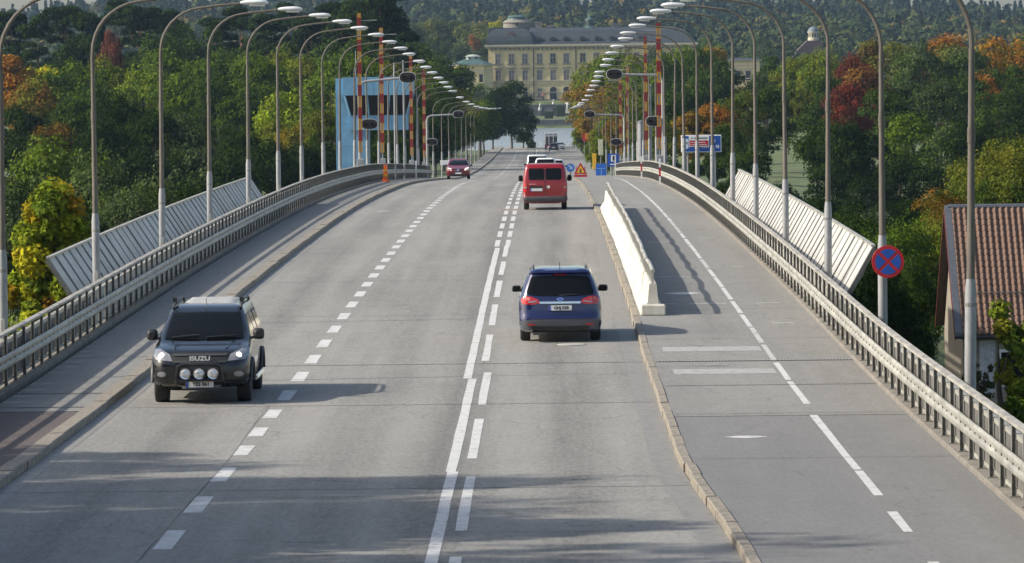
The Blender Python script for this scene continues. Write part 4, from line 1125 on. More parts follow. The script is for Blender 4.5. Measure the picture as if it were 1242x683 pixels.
    mb = MB(); mb.lathe([(1.3, z(32.6)), (1.25, z(25.0)), (1.6, z(24.8)), (1.5, z(23.6)), (0.55, z(22.3)), (0.25, z(20.5)), (0.18, z(16)), (0.05, z(12))], 12, T); tr = mb.build('lantern', M_COPPER, t, smooth=True)
    for k in range(5):
        a = math.radians(-90 + (k - 2) * 45); mb = MB(); mb.box(-0.28, 0.28, -0.05, 0.05, z(31), z(26.5), Matrix.Translation((cx + 1.28 * math.cos(a), 10 + 1.28 * math.sin(a), 0)) @ Matrix.Rotation(a + math.pi / 2, 4, 'Z')); mb.build('opening', M_PALDARK, tr)
    mb = MB(); mb.lathe([(0.0, z(14.5)), (0.35, z(13.9)), (0.0, z(13.2))], 8, T); mb.build('ball', M_CHROME, tr)
    # church dome block behind the left pavilion: pale drum and green crown
    T = Matrix.Translation((x(627), 30, 0))
    mb = MB(); mb.lathe([(4.6, z(40)), (4.5, z(26.2)), (4.9, z(26)), (4.2, z(24)), (3.5, z(22.5))], 20, T); dr = mb.build('drum', simple('drum_stone', (0.2, 0.185, 0.15), 0.9, noise=0.1), t)
    mb = MB(); mb.lathe([(3.2, z(22.6)), (2.9, z(19.5)), (3.3, z(19.3)), (2.6, z(17.4)), (1.0, z(16.8))], 16, T); mb.build('crown', M_COPPER, dr)
    mb = MB(); mb.box(x(625.6), x(628), 25.3, 25.5, z(30), z(26.8)); mb.build('opening', M_PALDARK, dr)
    mb = MB(); mb.box(x(592), x(650), 22, 34, z(50), z(32.6)); mb.build('rear_block', M_PALROOF, t)
palace()

def wing(name, label, px0, px1, ytop, ybot, d, roof_y, wins, octagon=False):
    k = d / FPX; g = CZ - (ybot - VPY) * k
    t = tag(empty(name, (at((px0 + px1) / 2, 90, d).x, d, g)), label, 'building')
    c = (px0 + px1) / 2
    def x(px): return (px - c) * k
    def z(py): return (ybot - py) * k
    w = x(px1) - x(px0); dep = w if octagon else 12.0
    if octagon:
        q = w * 0.22
        def ring(e, zz): return [(x(px0) + q - e * .4, -e, zz), (x(px1) - q + e * .4, -e, zz), (x(px1) + e, q - e * .4, zz), (x(px1) + e, dep - q, zz), (x(px1) - q, dep + e, zz), (x(px0) + q, dep + e, zz), (x(px0) - e, dep - q, zz), (x(px0) - e, q - e * .4, zz)]
    else:
        def ring(e, zz): return [(x(px0) - e, -e, zz), (x(px1) + e, -e, zz), (x(px1) + e, dep + e, zz), (x(px0) - e, dep + e, zz)]
    mb = MB(); mb.loft([ring(0, -6), ring(0, z(ytop + 1.5))]); mb.build('wall', M_PAL, t)
    mb = MB(); mb.loft([ring(0.5, z(ytop + 1.5)), ring(0.7, z(ytop))]); mb.build('cornice', M_PALTRIM, t)
    mb = MB(); mb.loft([ring(0.65, z(ytop) + 0.004), ring(-w * 0.30, z(roof_y))]); rf = mb.build('roof', M_COPPER if octagon else M_PALROOF, t)
    for (px, y0, y1, ww) in wins:
        mb = MB(); a, b = x(px) - ww / 2, x(px) + ww / 2
        mb.box(a - .25, a, -.12, 0, z(y1), z(y0)); mb.box(b, b + .25, -.12, 0, z(y1), z(y0)); mb.box(a - .25, b + .25, -.13, 0, z(y0), z(y0) + .3); f = mb.build('window', M_PALTRIM, t)
        mb = MB(); mb.box(a, b, -.06, -.01, z(y1), z(y0)); mb.build('pane', M_PALDARK, f)
        mb = MB(); mb.box(a - .5, b + .5, -.35, 0, z(y0) + .65, z(y0) + .95); mb.build('hood', M_PALTRIM, f)
    for yy in (ytop + 6.5, ytop + 22):
        mb = MB(); mb.loft([ring(0.15, z(yy + 1)), ring(0.15, z(yy))]); mb.build('string_course', M_PALTRIM, t)
    if octagon:
        T = Matrix.Translation((x(573.5), dep / 2, 0))
        mb = MB(); mb.lathe([(2.2, z(roof_y) - 0.6), (2.2, z(roof_y - 3.2)), (2.7, z(roof_y - 3.4)), (1.4, z(roof_y - 5.4)), (0.2, z(roof_y - 6))], 12, T); ln = mb.build('lantern', simple('lantern_pale', (0.34, 0.38, 0.34), 0.7), t)
        for dx in (-1.1, 1.1):
            mb = MB(); mb.box(x(573.5) + dx - .35, x(573.5) + dx + .35, dep / 2 - 2.25, dep / 2 - 2.0, z(roof_y - 0.3), z(roof_y - 2.6)); mb.build('opening', M_PALDARK, ln)
wing('palace_pavilion', 'low yellow pavilion with green roof at the left end of the palace', 548, 597.5, 77.5, 118, 1535, 71, [(571, 89.5, 98.5, 1.1), (583.5, 89.5, 98.5, 1.2), (560, 89.5, 98.5, 1.1)], True)
wing('palace_wing', 'low yellow wing left of the pavilion behind trees', 520, 548, 80, 118, 1560, 76, [(530, 90, 98, 1.1), (540, 90, 98, 1.1)])
wing('park_building', 'pale yellow building among trees right of the palace', 877, 921, 75.5, 128, 1420, 73, [(907, 89, 100, 1.5), (895, 89, 100, 1.5), (885, 89, 100, 1.5)])

def rotunda():
    d = 1700.0; k = d / FPX; c = at(986, 48, d)
    t = tag(empty('rotunda', (c.x, d, c.z)), 'small cream rotunda with a grey dome above the right-hand trees', 'rotunda')
    mb = MB(); mb.lathe([(2.0, -1.0), (2.0, 0.3), (1.85, 0.35), (1.85, 2.4), (2.2, 2.45), (2.2, 2.75)], 20); dr = mb.build('drum', simple('rotunda_cream', (0.5, 0.46, 0.33), 0.8, noise=0.06), t)
    prof = [(2.15, 2.76)] + [(2.0 * math.cos(a * math.pi / 16), 2.8 + 1.75 * math.sin(a * math.pi / 16)) for a in range(0, 8)] + [(0.1, 4.6), (0.04, 5.4)]
    mb = MB(); mb.lathe(prof, 20); mb.build('dome', simple('dome_lead', (0.12, 0.15, 0.17), 0.6), t, smooth=True)
    for i in range(12):
        a = 2 * math.pi * i / 12 + 0.26
        mb = MB(); mb.box(-0.24, 0.24, -0.06, 0.06, 0.8, 2.1, Matrix.Translation((1.84 * math.cos(a), 1.84 * math.sin(a), 0)) @ Matrix.Rotation(a + math.pi / 2, 4, 'Z')); mb.build('window', M_PALDARK, dr)
    # brown roof sloping down to the left below it
    h = tag(empty('brown_roofed_house', (c.x, d, c.z - 14)), 'long brown roof sloping down below the cream rotunda', 'building')
    pts = [(3.2, 13.2), (2.2, 13.6), (-2.2, 13.6), (-5.2, 10.8), (-7.6, 7.6), (-8.6, 3.5), (-6.8, 0.5), (-3, 5.5), (0, 9.0), (3.5, 12.0)]
    mb = MB(); mb.prism(pts, -2.0, 9.0); mb.build('roof', simple('roof_brown', (0.075, 0.05, 0.045), 0.85, noise=0.15, scale=1.0), h)
    mb = MB(); mb.box(-7.6, 3.0, -1.5, 8.5, -8, 3.0); mb.build('wall', M_PAL, h)
    mb = MB(); mb.box(-8.4, -6.9, -2.6, -0.5, 1.2, 5.0); mb.box(-9.0, -6.6, -2.65, -0.45, 3.2, 3.5); mb.build('gable', simple('gable_cream', (0.5, 0.47, 0.38), 0.8), h)
rotunda()

# quay wall, terrace walls, hedges, figures in front of the palace
def garden():
    d = 1391.0
    t = tag(empty('quay_wall', (0, d, 0)), 'grey stone quay wall along the far shore below the palace', 'wall')
    m_q = simple('quay_stone', (0.13, 0.125, 0.12), 0.95, noise=0.2, scale=0.4)
    mb = MB(); mb.box(-70, 70, -0.6, 1.5, -1, 2.75); mb.build('masonry', m_q, t)
    mb = MB(); mb.box(-70.2, 70.2, -0.8, 1.7, 2.76, 3.0); mb.build('coping', M_PALSTONE, t)
    d2 = 1498.0
    t = tag(empty('terrace_wall', (0, d2, 3)), 'grey stone terrace wall in front of the palace', 'wall')
    mb = MB(); mb.box(-60, 60, 0, 2, -1.5, 3.6); mb.build('masonry', simple('terrace_stone', (0.15, 0.145, 0.15), 0.95, noise=0.2, scale=0.5), t)
    mb = MB(); mb.box(-60, 60, -0.2, 2.2, 3.61, 3.9); mb.build('coping', M_PALSTONE, t)
    for k in range(9):
        px = 630 + 14 * k
        mb = MB(); c = at(px, 130, d2).x; mb.box(c - 0.5, c + 0.5, -0.18, -0.0, -0.5, 2.6); mb.build('niche', simple('niche_dark', (0.05, 0.05, 0.055), 0.9), t)
    hm = simple('clipped_hedge', (0.02, 0.035, 0.016), 0.95, noise=0.3, scale=3, bump=0.8)
    for k, (px, py0, py1, dd, w) in enumerate(((665.5, 135, 142.5, 1440, 2.6), (698, 135.5, 142.8, 1440, 2.6), (679.5, 127.5, 134.5, 1480, 2.6))):
        a = at(px, py0, dd); b = at(px, py1, dd); g = min(b.z, ground(a.x, dd) + 0.05)
        mb = MB(); mb.cham(-w / 2, w / 2, -1.3, 1.3, 0, a.z - g, 0.12)
        o = mb.build('clipped_hedge', hm); o.location = (a.x, dd, g)
        tag(o, ['clipped dark hedge block on the far shore lawn, left one', 'clipped dark hedge block on the far shore lawn, right one', 'dark hedge block against the terrace wall below the arches'][k], 'hedge', 'clipped hedge blocks before the palace')
    sm = simple('marble', (0.62, 0.62, 0.6), 0.6, noise=0.08)
    for k, (px, py, dd, s) in enumerate(((688.5, 137.5, 1460, 1.0), (655, 134, 1485, 0.7), (671, 121.5, 1500, 0.45), (687, 121.5, 1500, 0.45))):
        b = at(px, py, dd); g = ground(b.x, dd) if k < 2 else 7.15
        if k >= 2: b.y = 1500
        t = empty('statue', (b.x, b.y, max(g, b.z) if k < 2 else 6.9), 0.3 * k); t.scale = (s, s, s)
        mb = MB(); mb.cham(-0.55, 0.55, -0.55, 0.55, 0, 1.2, 0.06); mb.box(-0.65, 0.65, -0.65, 0.65, 1.2, 1.35); mb.build('plinth', sm, t)
        mb = MB(); mb.tube([(-0.15, 0, 1.35), (-0.17, 0.02, 1.8), (-0.06, 0, 2.3), (0, 0.02, 2.8), (0.02, 0, 3.05), (0.03, 0, 3.15), (0.03, -0.02, 3.38), (0.03, -0.02, 3.5)], [0.16, 0.18, 0.27, 0.30, 0.16, 0.10, 0.16, 0.05], 10); mb.tube([(0.2, 0, 2.85), (0.5, -0.05, 2.7), (0.72, -0.1, 3.1)], [0.11, 0.09, 0.06], 8); mb.build('figure', sm, t, smooth=True)
        tag(t, ['white marble statue on a plinth on the far lawn right of the hedges', 'small white statue against the terrace wall left of the hedge', 'small white figure before the left palace arch', 'small white figure before the right palace arch'][k], 'statue', 'white statues in the palace garden')
    # person with a red umbrella before the facade
    c = at(658.5, 123.0, 1520); g = 7.75
    me = bpy.data.meshes.new('person')
    js = [(0, 0, 0.95), (0, 0, 1.2), (0, 0, 1.42), (0, 0, 1.52), (0, 0.0, 1.64), (0, 0, 1.76), (0.1, 0, 0.88), (0.11, -0.04, 0.48), (0.12, 0.03, 0.06), (-0.1, 0, 0.88), (-0.12, 0.05, 0.48), (-0.12, 0.0, 0.06), (0.19, 0, 1.4), (0.27, -0.03, 1.12), (0.24, -0.25, 1.2), (-0.19, 0, 1.4), (-0.25, 0.02, 1.12), (-0.24, -0.02, 0.85), (0.12, -0.12, 0.04), (-0.12, -0.15, 0.04)]
    es = [(0, 1), (1, 2), (2, 3), (3, 4), (4, 5), (0, 6), (6, 7), (7, 8), (8, 18), (0, 9), (9, 10), (10, 11), (11, 19), (2, 12), (12, 13), (13, 14), (2, 15), (15, 16), (16, 17)]
    rd = [.15, .15, .16, .07, .10, .08, .11, .075, .05, .11, .075, .05, .07, .05, .04, .07, .05, .04, .04, .04]
    me.from_pydata(js, es, []); o = link_mesh('person', me, None, simple('dark_clothes', (0.05, 0.04, 0.06), 0.9)); o.location = (c.x, 1520, g)
    sk = o.modifiers.new('skin', 'SKIN'); 
    for v, r in zip(me.skin_vertices[0].data, rd): v.radius = (r, r)
    me.skin_vertices[0].data[0].use_root = True
    ss = o.modifiers.new('smooth', 'SUBSURF'); ss.levels = 1; ss.render_levels = 1
    tag(o, 'person in dark clothes standing before the palace holding an umbrella', 'person')
    u = empty('umbrella', (c.x + 0.25, 1519.75, g + 1.2))
    mb = MB(); mb.lathe([(0.95, 0.75), (0.85, 0.95), (0.5, 1.12), (0.0, 1.2)], 12); mb.build('canopy', simple('umbrella_red', (0.2, 0.03, 0.04), 0.7), u)
    mb = MB(); mb.tube([(0, 0, -0.05), (0, 0, 1.2)], 0.02, 6); mb.build('stick', M_BLACK, u)
    tag(u, 'dark red umbrella held over a person before the palace', 'umbrella')
garden()

# shoreline fence at the end of the road
def fence():
    d = 934.0
    t = tag(empty('shore_fence', (0, d, 0)), 'white post and rail fence along the water at the road end', 'fence')
    xs = np.arange(-4.5, 17, 1.3)
    for xx in xs:
        z = max(rz(d), ground(xx, d)) ; mb = MB(); mb.box(xx - 0.08, xx + 0.08, -0.08, 0.08, z - 0.4, z + 1.25); mb.build('post', M_WHITE, t)
    z = rz(d)
    for h in (0.5, 0.95):
        mb = MB(); mb.box(xs[0], xs[-1], -0.03, 0.03, z + h, z + h + 0.1); mb.build('rail', M_WHITE, t)
fence()
# ------------------------------------------------------------------ vehicles
def ring_plan(z, yr, yf, w, rr, rf, bow_r=0.05, bow_f=0.10, wf=None, wr=None):
    """plan outline at height z: rear edge at yr, front edge at yf, half width w, corner radii; closed, mirrored"""
    wf = w if wf is None else wf; wr = w if wr is None else wr
    pts = []
    for k in range(4):                        # rear edge from the middle outwards
        x = (wr - rr) * k / 3.0 if k else 0.0
        pts.append((x, yr + bow_r * (x / wr) ** 2))
    yb = yr + bow_r * ((wr - rr) / wr) ** 2
    for k in range(1, 6):
        a = math.pi / 2 * k / 5; pts.append((wr - rr + rr * math.sin(a), yb + rr * (1 - math.cos(a))))
    y1 = yb + rr; yfb = yf - bow_f * ((wf - rf) / wf) ** 2; y2 = yfb - rf
    for k in range(1, 6):
        u = k / 6; pts.append(((wr * (1 - u) + wf * u) + (w - (wr * (1 - u) + wf * u)) * min(1.0, 4 * u * (1 - u) * 1.2), y1 + (y2 - y1) * u))
    for k in range(0, 6):
        a = math.pi / 2 * k / 5; pts.append((wf - rf + rf * math.cos(a), y2 + rf * math.sin(a)))
    for k in range(1, 4):
        x = (wf - rf) * (3 - k) / 3.0; pts.append((x, yf - bow_f * (x / wf) ** 2))
    right = [(x, y, z) for x, y in pts]
    left = [(-x, y, z) for x, y in pts[::-1]][1:-1]
    return right + left

class Car:
    def __init__(s, name, label, cat, paint, rings, loc, facing=1, wheels=None, tyre_r=0.33, tyre_w=0.22, track=0.79):
        s.t = tag(empty(name, loc, 0 if facing > 0 else math.pi), label, cat)
        s.t.rotation_euler = (math.atan(rslope(loc[1])) * facing, 0, 0 if facing > 0 else math.pi)
        mb = MB(); mb.loft([ring_plan(*r[:6], **(r[6] if len(r) > 6 else {})) for r in rings])
        me = mb.mesh('body', True)
        bm = bmesh.new(); bm.from_mesh(me); s.bvh = BVHTree.FromBMesh(bm); bm.free()
        s.paint = paint
        # wheel arches cut with a transverse cylinder
        o = link_mesh('body', me, s.t, paint)
        s.body = o
        dg = None
        for wy in (wheels or []):
            cb = MB(); cb.lathe([(tyre_r * 1.17, -1.3), (tyre_r * 1.17, 1.3)], 24, Matrix.Translation((0, wy, tyre_r)) @ Matrix.Rotation(math.radians(90), 4, 'Y'))
            cu = link_mesh('cutter', cb.mesh('cutter')); cu.parent = s.t
            md = o.modifiers.new('arch', 'BOOLEAN'); md.operation = 'DIFFERENCE'; md.object = cu; md.solver = 'EXACT'
            bpy.context.view_layer.update()
            dg = bpy.context.evaluated_depsgraph_get()
            nm = bpy.data.meshes.new_from_object(o.evaluated_get(dg))
            o.modifiers.clear(); o.data = nm; bpy.data.objects.remove(cu)
            if len(nm.materials) == 0: nm.materials.append(paint)
        try: o.data.set_sharp_from_angle(angle=math.radians(38))
        except Exception: pass
        # dark core that closes the wheel wells
        if wheels:
            r0 = rings[0]
            mb = MB(); mb.box(-r0[3] + 0.25, r0[3] - 0.25, r0[1] + 0.35, r0[2] - 0.35, r0[0] - 0.03, r0[0] + 0.55); mb.build('underbody', M_BLACK, s.t)
            for wy in wheels:
                for sd in (-1, 1): s.wheel(sd * track, wy, tyre_r, tyre_w, sd)
    def wheel(s, x, y, r, w, sd):
        R = Matrix.Translation((x, y, r)) @ Matrix.Rotation(math.radians(90) * sd, 4, 'Y')
        mb = MB(); mb.lathe([(r * 0.66, -w / 2 + 0.015), (r * 0.9, -w / 2), (r * 0.985, -w / 2 + 0.03), (r, -w / 4), (r, w / 4), (r * 0.985, w / 2 - 0.03), (r * 0.9, w / 2), (r * 0.66, w / 2 - 0.015)], 28, R)
        tw = mb.build('wheel', M_RUBBER, s.t, smooth=True)
        mb = MB(); mb.lathe([(r * 0.67, w / 2 - 0.06), (r * 0.67, w / 2 - 0.02), (r * 0.6, w / 2 - 0.03), (r * 0.58, w / 2 - 0.08), (0.0, w / 2 - 0.085)], 24, R)
        for k in range(5):
            M2 = R @ Matrix.Rotation(2 * math.pi * k / 5, 4, 'Z'); mb.box(-0.03, 0.03, 0.03, r * 0.62, w / 2 - 0.07, w / 2 - 0.025, M2)
        mb.lathe([(0.07, w / 2 - 0.08), (0.06, w / 2 - 0.015), (0, w / 2 - 0.015)], 12, R)
        mb.build('rim', M_GALV, tw)
    def cast(s, axis, u, v):
        if axis == 'rear': o, d = Vector((u, -3, v)), Vector((0, 1, 0))
        elif axis == 'front': o, d = Vector((u, 20, v)), Vector((0, -1, 0))
        elif axis == 'right': o, d = Vector((4, u, v)), Vector((-1, 0, 0))
        elif axis == 'left': o, d = Vector((-4, u, v)), Vector((1, 0, 0))
        else: o, d = Vector((u, v, 5)), Vector((0, 0, -1))
        h = s.bvh.ray_cast(o, d)
        if h[0] is None:
            tgt = Vector((u, 0.5 if axis == 'rear' else 3.5, v)) if axis in ('rear', 'front') else (Vector((0.5, u, v)) if axis == 'right' else Vector((u, v, 1.4)))
            p, n, _, _ = s.bvh.find_nearest(tgt); return p, n, -d
        n = h[1] if h[1].dot(d) < 0 else -h[1]
        return h[0], n, -d
    def patch(s, name, poly, mat, axis='rear', off=0.008, grid=0.06, parent=None, back=0.03, smooth=True):
        """thin shell over the body inside a 2d outline seen along an axis"""
        bm = bmesh.new()
        vs = [bm.verts.new((a, b, 0)) for a, b in poly]; bm.faces.new(vs)
        us = [p[0] for p in poly]; ws = [p[1] for p in poly]
        for ax, lo, hi in ((0, min(us), max(us)), (1, min(ws), max(ws))):
            n = max(1, int((hi - lo) / grid))
            for k in range(1, n):
                c = lo + (hi - lo) * k / n
                bmesh.ops.bisect_plane(bm, geom=bm.verts[:] + bm.edges[:] + bm.faces[:], plane_co=(c, 0, 0) if ax == 0 else (0, c, 0), plane_no=(1, 0, 0) if ax == 0 else (0, 1, 0))
        bm.verts.index_update(); bm.verts.ensure_lookup_table()
        top = []; bot = []
        for v in bm.verts:
            p, n, d = s.cast(axis, v.co.x, v.co.y)
            nn = (n + d * 0.35).normalized()
            top.append(p + nn * off); bot.append(p - d * back)
        nv = len(top); V = top + bot; F = []
        for f in bm.faces: F.append(tuple(v.index for v in f.verts))
        for e in bm.edges:
            if len(e.link_faces) == 1: a, b = e.verts[0].index, e.verts[1].index; F.append((a, b, b + nv, a + nv))
        bm.free()
        mb = MB(); mb.add(V, F)
        return mb.build(name, mat, parent or s.t, smooth=smooth)
    def mirror(s, name, poly, mat, axis='rear', **k):
        s.patch(name, poly, mat, axis, **k); s.patch(name, [(-a, b) for a, b in poly][::-1], mat, axis, **k)
    def plate(s, x, z, axis, text, w=0.52, h=0.115, off=0.03):
        p, n, d = s.cast(axis, x, z)
        y = p.y + d.y * off
        sg = -1 if axis == 'rear' else 1
        mb = MB(); mb.cham(x - w / 2 - .012, x + w / 2 + .012, y - 0.012, y + 0.012, z - h / 2 - .012, z + h / 2 + .012, 0.006); fr = mb.build('number_plate', M_PLASTIC, s.t)
        yy = y + sg * 0.013
        mb = MB(); mb.box(x - w / 2, x + w / 2, min(y, yy + sg * .001), max(y, yy + sg * .001), z - h / 2, z + h / 2); mb.build('plate_face', M_PLATE, fr)
        bx = x - sg * -1 * (w / 2 - 0.022) if axis == 'rear' else x + (w / 2 - 0.022)
        bx = x - (w / 2 - 0.022) if axis == 'rear' else x + (w / 2 - 0.022)
        yb = yy + sg * .004
        mb = MB(); mb.box(bx - 0.022, bx + 0.022, min(yy, yb), max(yy, yb), z - h / 2, z + h / 2); mb.build('plate_band', M_EUBLUE, fr)
        if text:
            rot = (math.pi / 2, 0, 0) if axis == 'rear' else (math.pi / 2, 0, math.pi)
            text_mesh('plate_text', text, h * 0.86, M_BLACK, fr, (x + (0.022 if axis == 'rear' else -0.022), yy + sg * 0.006, z), rot, sx=0.98, bold=0.003)
        return fr
    def mirrors(s, x, y, z, w=0.21, h=0.19, mat=None, facing='rear'):
        for sd in (-1, 1):
            mb = MB(); rings = []
            for (u, a, b) in ((-0.07, 0.75, 0.75), (-0.03, 1, 1), (0.04, 0.95, 0.95), (0.10, 0.5, 0.55)):
                rings.append([(sd * x + a * w / 2 * math.copysign(abs(math.cos(k * math.pi / 8)) ** 0.6, math.cos(k * math.pi / 8)), y + u, z + b * h / 2 * math.copysign(abs(math.sin(k * math.pi / 8)) ** 0.6, math.sin(k * math.pi / 8))) for k in range(16)])
            mb.loft(rings); mm = mb.build('door_mirror', mat or M_PLASTIC, s.t, smooth=True)
            mb = MB(); mb.tube([(sd * (x - w * 0.45), y + 0.02, z - h * 0.3), (sd * (x - w * 0.5 - 0.14), y + 0.08, z - h * 0.42)], 0.03, 6); mb.build('mirror_arm', M_PLASTIC, mm)
            mb = MB(); mb.box(sd * x - w * 0.36, sd * x + w * 0.36, y - 0.078, y - 0.07, z - h * 0.36, z + h * 0.36); mb.build('mirror_glass', M_GLASS, mm)

def poly_round(x0, x1, z0, z1, r, n=4):
    pts = []
    for cx, cz, a0 in ((x1 - r, z1 - r, 0), (x0 + r, z1 - r, 90), (x0 + r, z0 + r, 180), (x1 - r, z0 + r, 270)):
        for k in range(n + 1):
            a = math.radians(a0 + 90 * k / n); pts.append((cx + r * math.cos(a), cz + r * math.sin(a)))
    return pts
def carpaint(name, col, metal=0.0, rough=0.32, coat=0.55): return simple(name, col, rough, metal, noise=0.03, scale=3, coat=coat)

# ---- blue people carrier, seen from behind
def blue_mpv():
    d = 108.2; P = carpaint('paint_blue', (0.006, 0.010, 0.066), 0.1, 0.22, 1.0)
    x0 = at(680, 412, d).x
    rings = [(0.24, 0.16, 4.58, 0.85, 0.22, 0.30), (0.30, 0.05, 4.70, 0.90, 0.24, 0.34), (0.42, 0.01, 4.76, 0.925, 0.25, 0.36), (0.56, 0.0, 4.77, 0.935, 0.26, 0.38), (0.62, 0.045, 4.76, 0.935, 0.26, 0.38), (0.78, 0.06, 4.72, 0.94, 0.27, 0.40), (0.92, 0.075, 4.5, 0.935, 0.27, 0.40), (1.0, 0.09, 4.12, 0.92, 0.26, 0.40), (1.06, 0.11, 3.78, 0.895, 0.25, 0.30),
             (1.22, 0.18, 3.42, 0.845, 0.22, 0.28), (1.40, 0.27, 3.02, 0.775, 0.20, 0.26), (1.53, 0.33, 2.70, 0.72, 0.18, 0.24), (1.58, 0.26, 2.50, 0.695, 0.15, 0.24), (1.63, 0.30, 2.30, 0.655, 0.15, 0.22), (1.66, 0.45, 2.1, 0.56, 0.15, 0.2), (1.675, 0.8, 1.9, 0.40, 0.12, 0.15)]
    c = Car('people_carrier', 'dark blue people carrier seen from behind in the right lane', 'car', P, rings, (x0, d, rz(d)), 1, (0.97, 3.82), 0.33, 0.23, 0.80)
    c.patch('rear_window', [(-0.74, 1.09), (-0.55, 1.06), (0, 1.05), (0.55, 1.06), (0.74, 1.09), (0.755, 1.15), (0.655, 1.45), (0.62, 1.49), (0, 1.52), (-0.62, 1.49), (-0.655, 1.45), (-0.755, 1.15)], M_GLASS)
    c.mirror('tail_light', [(0.46, 0.90), (0.62, 0.865), (0.84, 0.875), (0.885, 0.93), (0.875, 1.0), (0.80, 1.055), (0.66, 1.045), (0.50, 0.985)], M_REDLENS, grid=0.035)
    c.mirror('reverse_light', [(0.52, 0.925), (0.72, 0.905), (0.73, 0.935), (0.54, 0.955)], M_CLEARLENS, off=0.013)
    c.mirror('indicator', [(0.68, 0.965), (0.85, 0.965), (0.80, 1.03), (0.68, 1.02)], simple('pale_red_lens', (0.5, 0.16, 0.14), 0.2), off=0.013)
    c.patch('chrome_strip', [(-0.46, 0.885), (0.46, 0.885), (0.47, 0.93), (-0.47, 0.93)], M_CHROME, off=0.018)
    b = c.patch('badge', [(0.075 * math.cos(k * math.pi / 8), 0.985 + 0.032 * math.sin(k * math.pi / 8)) for k in range(16)], M_CHROME, off=0.012, grid=0.03)
    c.patch('badge_field', [(0.06 * math.cos(k * math.pi / 8), 0.985 + 0.022 * math.sin(k * math.pi / 8)) for k in range(16)], M_EUBLUE, off=0.017, grid=0.03, parent=b)
    c.plate(0.0, 0.79, 'rear', 'GHJ 038')
    c.patch('bumper', [(-0.90, 0.30), (0.90, 0.30), (0.925, 0.42), (0.92, 0.50), (0.6, 0.53), (-0.6, 0.53), (-0.92, 0.50), (-0.925, 0.42)], simple('bumper_grey', (0.075, 0.08, 0.09), 0.5, noise=0.08), off=0.012)
    c.patch('valance', [(-0.62, 0.25), (0.62, 0.25), (0.66, 0.38), (-0.66, 0.38)], M_BLACK, off=0.02)
    c.mirror('reflector', [(0.58, 0.405), (0.74, 0.405), (0.74, 0.435), (0.58, 0.435)], M_REDLENS, off=0.024)
    c.patch('brake_light', [(-0.15, 1.515), (0.15, 1.515), (0.14, 1.545), (-0.14, 1.545)], M_REDLENS, off=0.018)
    c.patch('wiper', [(-0.02, 1.055), (0.38, 1.085), (0.38, 1.10), (-0.02, 1.08)], M_BLACK, off=0.022)
    for sd in (-1, 1):
        mb = MB(); mb.tube([(sd * 0.60, 0.55, 1.66), (sd * 0.61, 1.2, 1.69), (sd * 0.60, 2.1, 1.67)], 0.018, 6); mb.build('roof_rail', M_PLASTIC, c.t)
        nm = 'right' if sd > 0 else 'left'
        c.patch('side_window', [(0.55, 1.12), (3.2, 1.08), (2.6, 1.50), (0.75, 1.50)], M_GLASS, nm)
        mb = MB(); mb.tube([(sd * 0.93, 2.4, 0.92), (sd * 0.935, 2.6, 0.92)], 0.018, 6); mb.build('door_handle', M_PLASTIC, c.t)
    mb = MB(); mb.box(-0.62, -0.47, 0.05, 0.35, 0.18, 0.24); mb.build('exhaust', M_PLASTIC, c.t)
    mb = MB(); mb.tube([(0, 0.75, 1.66), (0, 0.55, 1.80)], 0.008, 5); mb.build('aerial', M_BLACK, c.t)
    c.mirrors(1.01, 3.05, 1.08, 0.22, 0.16, M_PLASTIC)
blue_mpv()

